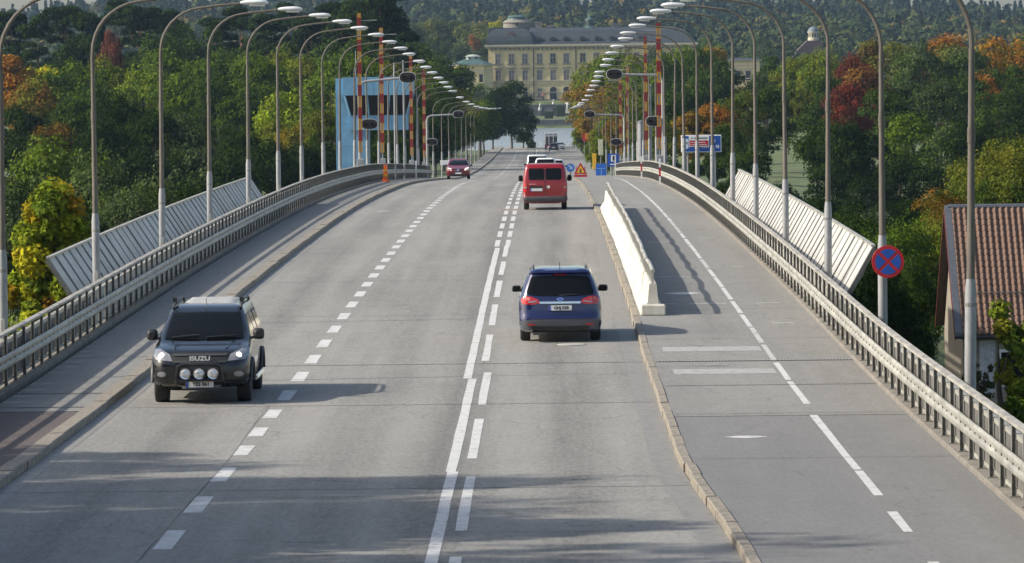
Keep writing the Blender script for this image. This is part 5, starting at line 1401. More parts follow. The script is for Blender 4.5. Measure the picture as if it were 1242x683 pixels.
# ---- black pickup, seen from the front
def black_pickup():
    d = 90.7; P = carpaint('paint_black', (0.004, 0.0042, 0.005), 0.0, 0.22)
    xc = at(242, 487, d).x
    Lh = 5.25
    rings = [(0.34, 0.3, Lh - 0.25, 0.82, 0.2, 0.24), (0.46, 0.08, Lh - 0.06, 0.90, 0.15, 0.28), (0.62, 0.0, Lh, 0.925, 0.13, 0.32), (0.78, 0.0, Lh - 0.015, 0.93, 0.12, 0.34), (0.92, 0.02, Lh - 0.07, 0.93, 0.12, 0.34), (1.00, 0.02, Lh - 0.16, 0.925, 0.12, 0.34), (1.06, 0.02, Lh - 0.34, 0.915, 0.12, 0.36), (1.12, 0.02, Lh - 0.75, 0.905, 0.12, 0.34), (1.17, 0.03, Lh - 1.22, 0.89, 0.12, 0.22),
             (1.35, 0.10, Lh - 1.50, 0.835, 0.12, 0.20), (1.55, 0.16, Lh - 1.84, 0.765, 0.12, 0.18), (1.68, 0.20, Lh - 2.08, 0.72, 0.12, 0.16), (1.75, 0.26, Lh - 2.26, 0.67, 0.12, 0.15), (1.79, 0.4, Lh - 2.5, 0.58, 0.12, 0.15), (1.80, 0.7, Lh - 2.8, 0.4, 0.12, 0.12)]
    t_loc = (xc, d + Lh, rz(d + 2.0))
    c = Car('pickup_truck', 'black pickup with canopy and three round front lamps in the left lane', 'pickup', P, rings, t_loc, -1, (1.05, 4.30), 0.385, 0.26, 0.79)
    zm = lambda zz: zz
    c.patch('windscreen', [(-0.76, 1.205), (0, 1.185), (0.76, 1.205), (0.655, 1.66), (0.60, 1.69), (0, 1.71), (-0.60, 1.69), (-0.655, 1.66)], M_GLASS, 'front')
    c.patch('grille', [(-0.50, 0.80), (0.50, 0.80), (0.56, 0.95), (0.53, 1.0), (-0.53, 1.0), (-0.56, 0.95)], M_BLACK, 'front', off=0.012)
    for z in (0.835, 0.955):
        c.patch('grille_bar', [(-0.50, z - 0.018), (0.50, z - 0.018), (0.51, z + 0.018), (-0.51, z + 0.018)], M_PLASTIC, 'front', off=0.03)
    p, n, dd = c.cast('front', 0, 0.90)
    text_mesh('badge_text', 'ISUZU', 0.115, M_PLATE, c.t, (0.0, p.y + 0.05, 0.90), (math.pi / 2, 0, math.pi), 0.006, sx=1.25, bold=0.004)
    c.mirror('headlight', [(0.52, 0.845), (0.84, 0.875), (0.90, 0.94), (0.87, 1.055), (0.78, 1.06), (0.58, 0.975)], M_CLEARLENS, 'front', grid=0.04, off=0.012)
    for sd in (-1, 1):
        p, n, dd = c.cast('front', sd * 0.735, 0.955); M = Matrix.Translation((sd * 0.735, p.y + 0.02, 0.955)) @ Matrix.Rotation(math.radians(-90), 4, 'X')
        mb = MB(); mb.lathe([(0.05, -0.06), (0.052, 0.0), (0.03, 0.025), (0, 0.03)], 16, M); mb.build('headlamp_bulb', M_LITLAMP, c.t, smooth=True)
        c.patch('fog_lamp', [(sd * 0.73 + 0.085 * math.cos(k * math.pi / 8), 0.605 + 0.05 * math.sin(k * math.pi / 8)) for k in range(16)], M_CLEARLENS, 'front', off=0.02, grid=0.05)
    c.patch('bumper', [(-0.88, 0.42), (0.88, 0.42), (0.92, 0.55), (0.92, 0.72), (0.52, 0.76), (-0.52, 0.76), (-0.92, 0.72), (-0.92, 0.55)], simple('bumper_black', (0.016, 0.017, 0.019), 0.35, noise=0.1, coat=0.4), 'front', off=0.008)
    c.patch('lower_intake', [(-0.45, 0.44), (0.45, 0.44), (0.52, 0.60), (-0.52, 0.60)], M_BLACK, 'front', off=0.02)
    c.patch('skid_plate', [(-0.36, 0.36), (0.36, 0.36), (0.40, 0.405), (-0.40, 0.405)], M_GALV, 'front', off=0.03)
    yb = Lh + 0.13
    mb = MB(); mb.tube([(-0.46, yb - 0.2, 0.40), (-0.45, yb, 0.50), (-0.40, yb + 0.02, 0.76), (-0.33, yb + 0.02, 0.80), (0.33, yb + 0.02, 0.80), (0.40, yb + 0.02, 0.76), (0.45, yb, 0.50), (0.46, yb - 0.2, 0.40)], 0.032, 8); mb.tube([(-0.45, yb, 0.50), (0.45, yb, 0.50)], 0.028, 8); mb.build('bull_bar', simple('bar_black', (0.02, 0.02, 0.02), 0.3, noise=0.1), c.t, smooth=True)
    for x in (-0.262, 0.0, 0.262):
        M = Matrix.Translation((x, yb + 0.04, 0.625)) @ Matrix.Rotation(math.radians(-90), 4, 'X')
        mb = MB(); mb.lathe([(0.06, -0.14), (0.10, -0.05), (0.112, 0.02), (0.106, 0.03)], 20, M); sl = mb.build('spot_lamp', M_BLACK, c.t, smooth=True)
        mb = MB(); mb.lathe([(0.108, 0.018), (0.104, 0.04), (0.096, 0.036)], 20, M); mb.build('rim', M_CHROME, sl, smooth=True)
        mb = MB(); mb.lathe([(0.098, 0.02), (0.085, 0.035), (0.04, 0.05), (0.0, 0.052)], 20, M); mb.build('lens', simple('spot_lens', (0.62, 0.63, 0.64), 0.1, 0.6, noise=0.25, scale=30, coat=1.0), sl, smooth=True)
    c.plate(0.0, 0.415, 'front', 'YES 061', off=0.16)
    c.patch('bonnet_crease', [(-0.62, Lh - 1.1), (-0.50, Lh - 0.4), (-0.47, Lh - 0.4), (-0.585, Lh - 1.1)], P, 'top', off=0.02); c.patch('bonnet_crease', [(0.585, Lh - 1.1), (0.47, Lh - 0.4), (0.50, Lh - 0.4), (0.62, Lh - 1.1)], P, 'top', off=0.02)
    for x0_, x1_, z1_ in ((-0.05, -0.62, 1.235), (0.62, 0.1, 1.25)):
        p0 = c.cast('front', x0_, 1.215)[0]; p1 = c.cast('front', x1_, z1_)[0]
        mb = MB(); mb.tube([p0 + Vector((0, .03, .02)), p1 + Vector((0, .03, .03))], 0.014, 6); mb.build('wiper', M_BLACK, c.t)
    for sd in (-1, 1):
        nm = 'right' if sd > 0 else 'left'
        c.patch('side_window', [(2.35, 1.22), (3.75, 1.22), (3.05, 1.63), (2.45, 1.63)], M_GLASS, nm); c.patch('side_window', [(1.45, 1.22), (2.25, 1.22), (2.35, 1.63), (1.6, 1.63)], M_GLASS, nm)
        c.patch('canopy_window', [(0.25, 1.25), (1.3, 1.25), (1.35, 1.63), (0.45, 1.63)], M_GLASS, nm)
        mb = MB(); mb.tube([(sd * 0.97, 1.65, 0.42), (sd * 0.97, 3.6, 0.42)], 0.045, 8); mb.build('side_step', M_CHROME, c.t, smooth=True)
        mb = MB(); pts = [(sd * 0.655, 2.95, 1.74), (sd * 0.65, 2.8, 1.82), (sd * 0.645, 2.0, 1.86), (sd * 0.64, 0.7, 1.85), (sd * 0.65, 0.45, 1.78)]; mb.tube(pts, 0.028, 8); mb.build('roof_rail', M_PLASTIC, c.t, smooth=True)
        mb = MB(); mb.box(sd * 0.65 - 0.04, sd * 0.65 + 0.04, 2.55, 2.7, 1.80, 1.93); mb.build('rack_foot', M_BLACK, c.t)
        # flared arches
        for wy in (1.05, 4.30):
            mb = MB(); mb.tube([(sd * 0.945, wy + 0.46 * math.cos(a), 0.385 + 0.46 * math.sin(a)) for a in [math.radians(5 + 17 * k) for k in range(11)]], 0.035, 6); mb.build('arch_flare', M_PLASTIC, c.t, smooth=True)
    # pale quilted cover on the canopy roof
    mb = MB(); rows = []
    for iy in range(13):
        y = 0.55 + 1.75 * iy / 12; r_ = []
        for ix in range(15):
            x = -0.52 + 1.04 * ix / 14; e = min(1, 8 * (0.52 - abs(x)), 6 * min(y - 0.55, 2.3 - y) + 0.02)
            r_.append((x, y, 1.785 + 0.055 * max(0.0, e) ** 0.6 + 0.018 * math.sin(x * 24) * math.sin(y * 13)))
        rows.append(r_)
    mb.loft(rows, close=False, caps=False); mb.build('roof_cover', simple('cover_white', (0.36, 0.36, 0.35), 0.7, noise=0.06, bump=0.1), c.t, smooth=True)
    mb = MB(); mb.tube([(0.02, 3.02, 1.76), (0.02, 2.94, 1.93)], 0.008, 5); mb.build('aerial', M_BLACK, c.t)
    c.mirrors(1.03, 3.62, 1.27, 0.22, 0.22, M_BLACK)
    # driver, seen dimly: head rests behind the glass
    return c
black_pickup()

# ---- red van, seen from behind
def red_van():
    d = 204.0; P = carpaint('paint_red', (0.25, 0.003, 0.008))
    xc = at(661.5, 254, d).x
    rings = [(0.30, 0.12, 4.75, 0.86, 0.12, 0.3), (0.42, 0.02, 4.86, 0.93, 0.14, 0.3), (0.55, 0.0, 4.89, 0.945, 0.15, 0.3), (0.60, 0.05, 4.88, 0.945, 0.15, 0.3), (0.85, 0.055, 4.80, 0.95, 0.15, 0.3), (1.05, 0.06, 4.5, 0.95, 0.15, 0.3), (1.20, 0.07, 4.1, 0.945, 0.15, 0.25), (1.5, 0.12, 3.75, 0.905, 0.15, 0.2), (1.75, 0.17, 3.4, 0.865, 0.15, 0.2), (1.88, 0.21, 3.2, 0.835, 0.15, 0.2), (1.94, 0.28, 3.0, 0.78, 0.15, 0.2), (1.97, 0.5, 2.8, 0.62, 0.15, 0.2)]
    c = Car('van', 'bright red van seen from behind, driving ahead in the right lane', 'van', P, rings, (xc, d, rz(d)), 1, (0.98, 3.98), 0.34, 0.22, 0.81)
    c.patch('rear_window', poly_round(-0.70, -0.035, 1.28, 1.78, 0.07), M_GLASS); c.patch('rear_window', poly_round(0.035, 0.70, 1.28, 1.78, 0.07), M_GLASS)
    c.patch('door_gap', [(-0.012, 0.62), (0.012, 0.62), (0.012, 1.85), (-0.012, 1.85)], M_BLACK, off=0.006, grid=0.1)
    c.mirror('tail_light', [(0.77, 0.78), (0.925, 0.78), (0.925, 1.16), (0.80, 1.16)], M_REDLENS, grid=0.05)
    c.mirror('reverse_light', [(0.79, 0.93), (0.92, 0.93), (0.92, 1.0), (0.79, 1.0)], M_CLEARLENS, off=0.014, grid=0.05)
    c.patch('handle_recess', [(-0.66, 0.93), (-0.10, 0.93), (-0.10, 1.03), (-0.66, 1.03)], M_BLACK, off=0.01, grid=0.1)
    c.plate(-0.38, 0.87, 'rear', 'YBR 412' if False else '', off=0.025)
    p = c.cast('rear', 0.13, 0.98)[0]
    M = Matrix.Translation((0.13, p.y - 0.012, 0.98)) @ Matrix.Rotation(math.radians(90), 4, 'X')
    mb = MB(); mb.lathe([(0.075, 0.0), (0.075, 0.02), (0.062, 0.02), (0.062, 0.0)], 24, M); bd = mb.build('badge', M_CHROME, c.t)
    mb = MB()
    for pts in ([(-0.04, 1.035), (-0.002, 0.975), (0.0, 0.99), (0.002, 0.975), (0.04, 1.035)], [(-0.055, 1.0), (-0.03, 0.93), (0.0, 0.965), (0.03, 0.93), (0.055, 1.0)]):
        mb.tube([(0.13 + a, p.y - 0.025, z) for a, z in pts], 0.007, 5)
    mb.build('monogram', M_CHROME, bd)
    c.patch('name_strip', [(-0.68, 1.095), (-0.38, 1.095), (-0.38, 1.12), (-0.68, 1.12)], simple('pale_letters', (0.6, 0.35, 0.35), 0.4), off=0.008, grid=0.1)
    c.patch('bumper', [(-0.93, 0.36), (0.93, 0.36), (0.94, 0.50), (0.92, 0.585), (-0.92, 0.585), (-0.94, 0.50)], simple('bumper_van', (0.055, 0.06, 0.065), 0.6, noise=0.1), off=0.02)
    c.patch('wiper', [(-0.03, 1.26), (0.0, 1.26), (-0.35, 1.36), (-0.38, 1.35)], M_BLACK, off=0.03)
    c.patch('brake_light', [(-0.16, 1.83), (0.16, 1.83), (0.16, 1.86), (-0.16, 1.86)], M_REDLENS, off=0.012)
    for sd in ('left', 'right'): c.patch('side_window', [(0.5, 1.28), (1.9, 1.28), (1.9, 1.74), (0.6, 1.74)], M_GLASS, sd, grid=0.15); c.patch('side_window', [(2.1, 1.28), (3.6, 1.28), (3.2, 1.74), (2.1, 1.74)], M_GLASS, sd, grid=0.15)
    c.mirrors(1.06, 3.55, 1.30, 0.2, 0.28, M_PLASTIC)
red_van()

# ---- smaller, farther vehicles
def small_car(name, label, cat, P, px, d, facing, L, W, H, kind='hatch', lit=False, plate_text='', x=None):
    xc = at(px, 200, d).x if x is None else x
    w = W / 2
    if kind == 'van': prof = [(0.28, .1, -.1, .92), (0.45, 0, 0, 1), (0.8, .02, -.03, 1), (1.0, .03, -.2, 1), (1.15, .05, -.75, .985), (0.62 * H + .1, .12, -1.25, .93), (0.93 * H, .2, -1.75, .86), (0.985 * H, .28, -1.95, .8), (H, .6, -2.3, .6)]
    else: prof = [(0.24, .15, -.15, .9), (0.40, .01, -.02, .985), (0.62, 0, 0, 1), (0.80, .05, -.06, 1), (0.92, .07, -.45, .99), (1.0, .10, -1.0, .965), (1.12, .2, -1.35, .925), (0.84 * H, .38, -1.75, .83), (0.94 * H, .5, -2.05, .76), (0.985 * H, .65, -2.3, .68), (H, 1.0, -2.6, .45)]
    rings = [(z, a, L + b, w * k, 0.2, 0.26) for z, a, b, k in prof]
    y = d if facing > 0 else d + L
    c = Car(name, label, cat, P, rings, (xc, y, rz(d + L / 2 * 0.6)), facing, (0.85, L - 0.95), 0.32, 0.21, w - 0.13)
    zb = 1.0 if kind == 'hatch' else 1.12
    k0, k1 = (0.80, 0.66) if kind == 'hatch' else (0.84, 0.76)
    win = [(-w * k0, zb + .06), (w * k0, zb + .06), (w * k1, H * .93), (-w * k1, H * .93)]
    c.patch('rear_window', win, M_GLASS, 'rear', grid=.15); c.patch('windscreen', [(a * 1.04, z + (.02 if z < 1.3 else 0)) for a, z in win], M_GLASS, 'front', grid=.15)
    c.mirror('tail_light', [(w * .72, .82), (w * .95, .82), (w * .93, 1.02), (w * .75, 1.02)], M_REDLENS, 'rear', grid=.1)
    c.mirror('headlight', [(w * .55, .70), (w * .93, .74), (w * .90, .88), (w * .58, .82)], M_LITLAMP if lit else M_CLEARLENS, 'front', grid=.1)
    c.patch('grille', [(-w * .5, .55), (w * .5, .55), (w * .45, .80), (-w * .45, .80)], M_BLACK, 'front', grid=.15, off=.012)
    c.patch('badge', [(0.09 * math.cos(k * math.pi / 6), .70 + .09 * math.sin(k * math.pi / 6)) for k in range(12)], M_CHROME, 'front', off=.03, grid=.1)
    c.patch('bumper', [(-w * .9, .28), (w * .9, .28), (w * .93, .45), (-w * .93, .45)], M_PLASTIC, 'rear', grid=.2, off=.012); c.patch('bumper', [(-w * .9, .28), (w * .9, .28), (w * .9, .42), (-w * .9, .42)], M_PLASTIC, 'front', grid=.2, off=.012)
    c.plate(0, .68, 'rear', '', off=.03); c.plate(0, .46, 'front', '', off=.05)
    for sd in ('left', 'right'): c.patch('side_window', [(.75, zb + .08), (L - 1.75, zb + .08), (L - 2.3, H * .92), (1.0, H * .92)], M_GLASS, sd, grid=.2)
    c.mirrors(w + .09, L - 1.7, zb + .08, .2, .17, M_PLASTIC)
    return c
small_car('crossover_car', 'dark red oncoming car with lit headlamps at the crest', 'car', carpaint('paint_maroon', (0.15, 0.006, 0.013)), 555.5, 372, -1, 4.35, 1.82, 1.60, lit=True)
small_car('white_hatchback', 'white car directly ahead of the red van', 'car', carpaint('paint_white', (0.7, 0.71, 0.70)), 661.5, 368, 1, 4.6, 1.86, 1.66)
small_car('white_van', 'white van ahead of the white car, partly hidden', 'van', carpaint('paint_white_van', (0.62, 0.64, 0.63)), 652, 398, 1, 4.9, 1.92, 2.02, 'van')
small_car('grey_car', 'pale grey car farther ahead, just right of the white car', 'car', carpaint('paint_palegrey', (0.5, 0.52, 0.53)), 673, 412, 1, 4.5, 1.82, 1.68)
small_car('dark_car', 'dark car right behind the truck at the far end of the road', 'car', carpaint('paint_navy', (0.02, 0.025, 0.04)), 671.5, 866, 1, 4.4, 1.8, 1.5)
small_car('silver_car', 'silver car beside the truck at the far end of the road', 'car', carpaint('paint_silver', (0.35, 0.36, 0.38), 0.3), 679, 880, -1, 4.4, 1.8, 1.5)

def truck():
    d = 896.0; xc = at(668.5, 180, d).x
    t = tag(empty('truck', (xc, d, rz(d))), 'dark flatbed truck with a pale load rack at the far road end', 'truck')
    B = simple('truck_dark', (0.035, 0.037, 0.045), 0.6, noise=0.1)
    mb = MB(); mb.box(-1.2, 1.2, 0, 5.2, 0.75, 1.0); mb.build('flatbed', B, t)
    mb = MB(); mb.cham(-1.15, 1.15, 5.35, 7.2, 0.5, 2.9, 0.12); cb = mb.build('cab', simple('truck_cab', (0.12, 0.13, 0.15), 0.4), t)
    mb = MB(); mb.box(-1.0, 1.0, 7.19, 7.22, 1.7, 2.6); mb.box(-0.9, 0.9, 5.33, 5.36, 1.8, 2.5); mb.build('window', M_GLASS, cb)
    mb = MB()
    for x in (-1.2, -0.4, 0.4, 1.2):
        mb.box(x - 0.05, x + 0.05, 0.0, 0.1, 1.0, 3.15)
    mb.box(-1.25, 1.25, -0.02, 0.12, 3.15, 3.3); mb.box(-1.25, 1.25, -0.02, 0.12, 2.55, 2.66); mb.box(-1.25, -1.15, 0.13, 5.2, 3.15, 3.3); mb.box(1.15, 1.25, 0.13, 5.2, 3.15, 3.3); mb.build('load_rack', M_LAMPHEAD, t)
    mb = MB(); mb.cham(-1.05, 1.05, 0.5, 4.9, 1.0, 2.5, 0.1); mb.build('cargo', B, t)
    mb = MB(); mb.box(-1.2, 1.2, -0.04, 0.0, 0.55, 0.95); tl = mb.build('tail_board', B, t)
    for x in (-1.0, 1.0):
        mb = MB(); mb.box(x - 0.15, x + 0.15, -0.07, -0.041, 0.65, 0.85); mb.build('tail_light', M_REDLENS, tl)
        for y in (1.2, 6.2):
            mb = MB(); mb.lathe([(0.3, -0.15), (0.46, -0.15), (0.48, 0), (0.46, 0.15), (0.3, 0.15)], 18, Matrix.Translation((x, y, 0.48)) @ Matrix.Rotation(math.pi / 2, 4, 'Y')); mb.build('wheel', M_RUBBER, t)
truck()
def parked():
    d = 520.0; c0 = at(39, 224, d)
    c = small_car('parked_car', 'white parked car half hidden among trees at far left', 'car', carpaint('paint_white_p', (0.62, 0.63, 0.64)), 39, d, -1, 4.4, 1.8, 1.5, x=c0.x)
    c.t.location.z = c0.z; c.t.rotation_euler = (0, 0, math.radians(75))
    return c0
PARK = parked()
# ------------------------------------------------------------------ trees
def leaves(P, N_, size, rng, tri=False, aspect=0.7, jit=0.5):
    """little leaf-sprig faces at points P, facing roughly N_"""
    n = len(P)
    A = rng.normal(size=(n, 3)); Nn = N_ + jit * rng.normal(size=(n, 3)); Nn /= np.linalg.norm(Nn, axis=1, keepdims=True) + 1e-9
    T = np.cross(Nn, A); T /= np.linalg.norm(T, axis=1, keepdims=True) + 1e-9
    B = np.cross(Nn, T)
    s = (size * rng.uniform(0.55, 1.35, n))[:, None]
    if tri:
        V = np.stack([P + T * s, P - T * s * 0.6 + B * s * 0.8, P - T * s * 0.5 - B * s * 0.85], 1).reshape(-1, 3)
        return V, np.arange(3 * n).reshape(n, 3)
    V = np.stack([P + T * s, P + B * s * aspect + Nn * s * 0.15, P - T * s, P - B * s * aspect + Nn * s * 0.15], 1).reshape(-1, 3)
    return V, np.arange(4 * n).reshape(n, 4)

def crown_points(rng, n, kind, h, w):
    """clump centres and radii for a crown of height h and half width w"""
    C = []; R = []
    if kind == 'pine':
        nc = 26
        for k in range(nc):
            u = rng.uniform(0, 1) ** 0.8; z = h * (0.45 + 0.55 * u); r = w * (1.0 - 0.75 * max(0, u - 0.25)) * rng.uniform(0.15, 0.95); a = rng.uniform(0, 6.283)
            C.append((r * math.cos(a), r * math.sin(a), z)); R.append((w * rng.uniform(0.24, 0.42), 0.5))
    elif kind == 'cone':
        nc = 46
        for k in range(nc):
            u = (k + rng.uniform(0, 1)) / nc; z = h * (0.08 + 0.92 * u); r = w * (1 - u) * rng.uniform(0.35, 0.85); a = rng.uniform(0, 6.283)
            C.append((r * math.cos(a), r * math.sin(a), z)); R.append((w * (0.14 + 0.34 * (1 - u)), 0.65))
    else:
        z0 = {'broad': 0.16, 'tall': 0.12, 'bush': 0.02, 'round': 0.2}.get(kind, 0.16)
        nc = {'bush': 34}.get(kind, 44)
        for k in range(nc):
            for _ in range(40):
                p = rng.uniform(-1, 1, 3); q = np.linalg.norm(p)
                if q < 1 and q > 0.45: break
            zc = (z0 + 1.0) / 2; zz = zc + p[2] * (1.0 - z0) / 2 * 0.84
            u = (zz - z0) / (1 - z0)
            prof = {'broad': min(1, 0.62 + 0.8 * u) if u < 0.5 else 1, 'tall': 1 - 0.5 * max(0, u - 0.35), 'bush': 1 - 0.25 * u, 'round': 1.0}.get(kind, 1)
            C.append((p[0] * w * 0.80 * prof, p[1] * w * 0.80 * prof, zz * h)); R.append((w * rng.uniform(0.22, 0.42), 0.85))
    C = np.array(C); R = np.array(R)
    wt = R[:, 0] ** 2; idx = rng.choice(len(C), n, p=wt / wt.sum())
    D = rng.normal(size=(n, 3)); D /= np.linalg.norm(D, axis=1, keepdims=True)
    D[:, 2] = np.where(D[:, 2] < -0.3, -D[:, 2] * 0.5, D[:, 2])
    rr = R[idx, 0] * rng.uniform(0.55, 1.08, n) ** 0.5
    lump = 1 + 0.22 * np.sin(D[:, 0] * 7 + idx) * np.sin(D[:, 1] * 7 + 2 * idx) 
    P = C[idx] + D * (rr * lump)[:, None] * np.stack([np.ones(n), np.ones(n), R[idx, 1]], 1)
    return P, D, C

def crown_mesh(kind, seed, n, h=16.0, w=6.0, leaf=0.27, sparse=False):
    rng = np.random.default_rng(seed)
    P, D, C = crown_points(rng, n, kind, h, w)
    Nn = D + np.array([0, 0, 0.35])
    V, F = leaves(P, Nn, leaf, rng)
    return np_mesh('crown', V, F), C

def trunk_mesh(kind, seed, C, h=16.0, r=0.24):
    rng = np.random.default_rng(seed + 500); mb = MB()
    top = h * (0.92 if kind in ('pine', 'cone') else 0.72)
    pts = [(0, 0, -1.0)]; x = y = 0
    for k in range(1, 7):
        x += rng.normal() * 0.12; y += rng.normal() * 0.12; pts.append((x, y, top * k / 6))
    mb.tube(pts, [r * 1.5, r * 1.1, r, r * 0.85, r * 0.65, r * 0.42, r * 0.15], 8)
    sel = rng.choice(len(C), min(12, len(C)), replace=False)
    for i in sel:
        c = C[i]; zb = max(h * 0.16, min(c[2] * 0.72, top * 0.85)); k = zb / top * 6; j = int(k); u = k - j; a, b = Vector(pts[min(j, 6)]), Vector(pts[min(j + 1, 6)]); s0 = a.lerp(b, u); e = Vector(c); m_ = s0.lerp(e, 0.5) + Vector((0, 0, -0.04 * h * 0.5))
        mb.tube([s0, m_, e], [r * 0.36, r * 0.24, r * 0.07], 6)
    return mb.mesh('trunk', True)

KINDS = {}
for kind, seeds, n, leaf in (('broad', (1, 2, 3, 4), 9500, 0.25), ('tall', (5, 6, 7), 9000, 0.25), ('round', (8, 9), 8500, 0.25), ('pine', (11, 12, 13), 7000, 0.26), ('cone', (14, 15), 6500, 0.26), ('bush', (16, 17, 18), 7500, 0.24), ('near_broad', (31, 32), 30000, 0.13), ('near_bush', (33, 34), 26000, 0.115)):
    KINDS[kind] = []
    for s in seeds:
        hh, ww = {'broad': (16, 6.5), 'tall': (18, 5.0), 'round': (13, 5.5), 'pine': (19, 4.6), 'cone': (18, 3.6), 'bush': (8, 5.0)}[kind.replace('near_', '')]
        cm, C = crown_mesh(kind.replace('near_', ''), s, n, hh, ww, leaf)
        tm = trunk_mesh(kind, s, C, hh, 0.26 if 'bush' not in kind else 0.12)
        tm.materials.append(M_BARKPINE if kind == 'pine' else M_BARK)
        cm.materials.append(M_BARK)
        KINDS[kind].append((cm, tm, hh, ww))

G = {'dk': (.019, .035, .008), 'dk2': (.030, .052, .010), 'mid': (.052, .088, .013), 'lit': (.108, .160, .016), 'lit2': (.145, .19, .022), 'yg': (.22, .29, .02), 'yel': (.46, .40, .02), 'org': (.31, .125, .018), 'brn': (.20, .105, .02),
     'red': (.17, .036, .02), 'rdd': (.085, .034, .02), 'pink': (.15, .058, .04), 'gg': (.085, .112, .045), 'pine': (.022, .040, .014), 'gold': (.22, .16, .018), 'olive': (.135, .14, .02)}
NAMES = {'dk': 'dark green', 'dk2': 'deep green', 'mid': 'green', 'lit': 'fresh green', 'lit2': 'light green', 'yg': 'bright yellow-green', 'yel': 'yellow', 'org': 'orange', 'brn': 'brownish', 'red': 'red', 'rdd': 'dark red', 'pink': 'pinkish red', 'gg': 'grey-green', 'pine': 'dark', 'gold': 'golden', 'olive': 'olive green'}
KN = {'broad': 'broad tree', 'tall': 'tall tree', 'round': 'round-crowned tree', 'pine': 'pine', 'cone': 'conifer', 'bush': 'bush'}
TREES = []
def tree(px, ytop, hw, d, kind, c1, c2, region, ybot=None, x=None, z=None, name=None, thin=False):
    """a tree whose crown top stands at photo pixel (px, ytop), hw pixels to either side, d metres away"""
    p = at(px, ytop, d)
    if x is not None: p.x = x
    if z is not None: p.z = z
    g = ground(p.x, d)
    if ybot is not None: g = at(px, ybot, d).z
    kk = 'near_' + kind if (100 < d < 300 and kind in ('broad', 'bush')) else kind
    cm, tm, hh, ww = KINDS[kk][RNG.integers(len(KINDS[kk]))]
    H = max(p.z - g, 1.5); W = max(hw * d / FPX, H * {'pine': 0.23, 'cone': 0.2, 'tall': 0.27, 'bush': 0.42}.get(kind, 0.34)); W = W if px and not thin else hw * d / FPX
    t = empty({'bush': 'bush', 'pine': 'pine_tree', 'cone': 'conifer_tree'}.get(kind, 'tree') if name is None else name, (p.x, d, g), RNG.uniform(0, 6.28))
    sc = (W / ww, W / ww * RNG.uniform(0.9, 1.15), H / hh)
    t.scale = sc
    o = link_mesh('crown', cm, t); o.material_slots[0].link = 'OBJECT'; o.material_slots[0].material = leaf_mat(G[c1], G[c2])
    link_mesh('trunk', tm, t)
    t['category'] = 'bush' if kind == 'bush' else 'tree'
    TREES.append((region, px, t, c1, c2, kind))
    return t

LF, LM, LN = 'the left-bank back trees', 'the left-bank middle trees', 'the left-bank front trees'
# left bank, back rows (pines)
for a in ((14, 14, 26, 800, 'pine', 'pine', 'dk'), (46, 22, 24, 780, 'pine', 'pine', 'dk2'), (78, 8, 26, 820, 'pine', 'pine', 'dk'), (108, 18, 22, 790, 'pine', 'dk', 'pine'), (140, 4, 26, 830, 'pine', 'pine', 'dk'), (172, 8, 24, 800, 'pine', 'pine', 'dk'), (205, 16, 26, 810, 'pine', 'pine', 'dk2'), (232, 24, 24, 780, 'broad', 'dk', 'mid'), (262, 22, 26, 800, 'pine', 'dk', 'pine'),
          (292, 12, 24, 820, 'pine', 'pine', 'dk'), (322, 20, 26, 790, 'pine', 'pine', 'dk2'), (350, 8, 24, 830, 'pine', 'pine', 'dk'), (378, 22, 24, 780, 'pine', 'pine', 'dk'), (404, 6, 24, 800, 'pine', 'pine', 'dk'), (428, 4, 24, 760, 'pine', 'dk2', 'pine'), (462, -14, 30, 720, 'pine', 'pine', 'dk'), (446, 14, 22, 740, 'pine', 'pine', 'dk'), (484, 40, 24, 820, 'broad', 'mid', 'dk2'), (10, 50, 30, 760, 'tall', 'dk', 'pine'), (96, 44, 30, 760, 'broad', 'dk', 'dk2'), (190, 44, 30, 750, 'broad', 'dk', 'mid'), (300, 46, 34, 760, 'broad', 'dk', 'mid'), (350, 44, 30, 750, 'tall', 'dk', 'mid'), (405, 44, 28, 740, 'broad', 'dk2', 'mid'),
          (510, 58, 24, 840, 'broad', 'mid', 'lit'), (536, 66, 22, 850, 'broad', 'dk2', 'mid'), (424, 40, 26, 700, 'broad', 'mid', 'dk2')):
    tree(*a, LF)
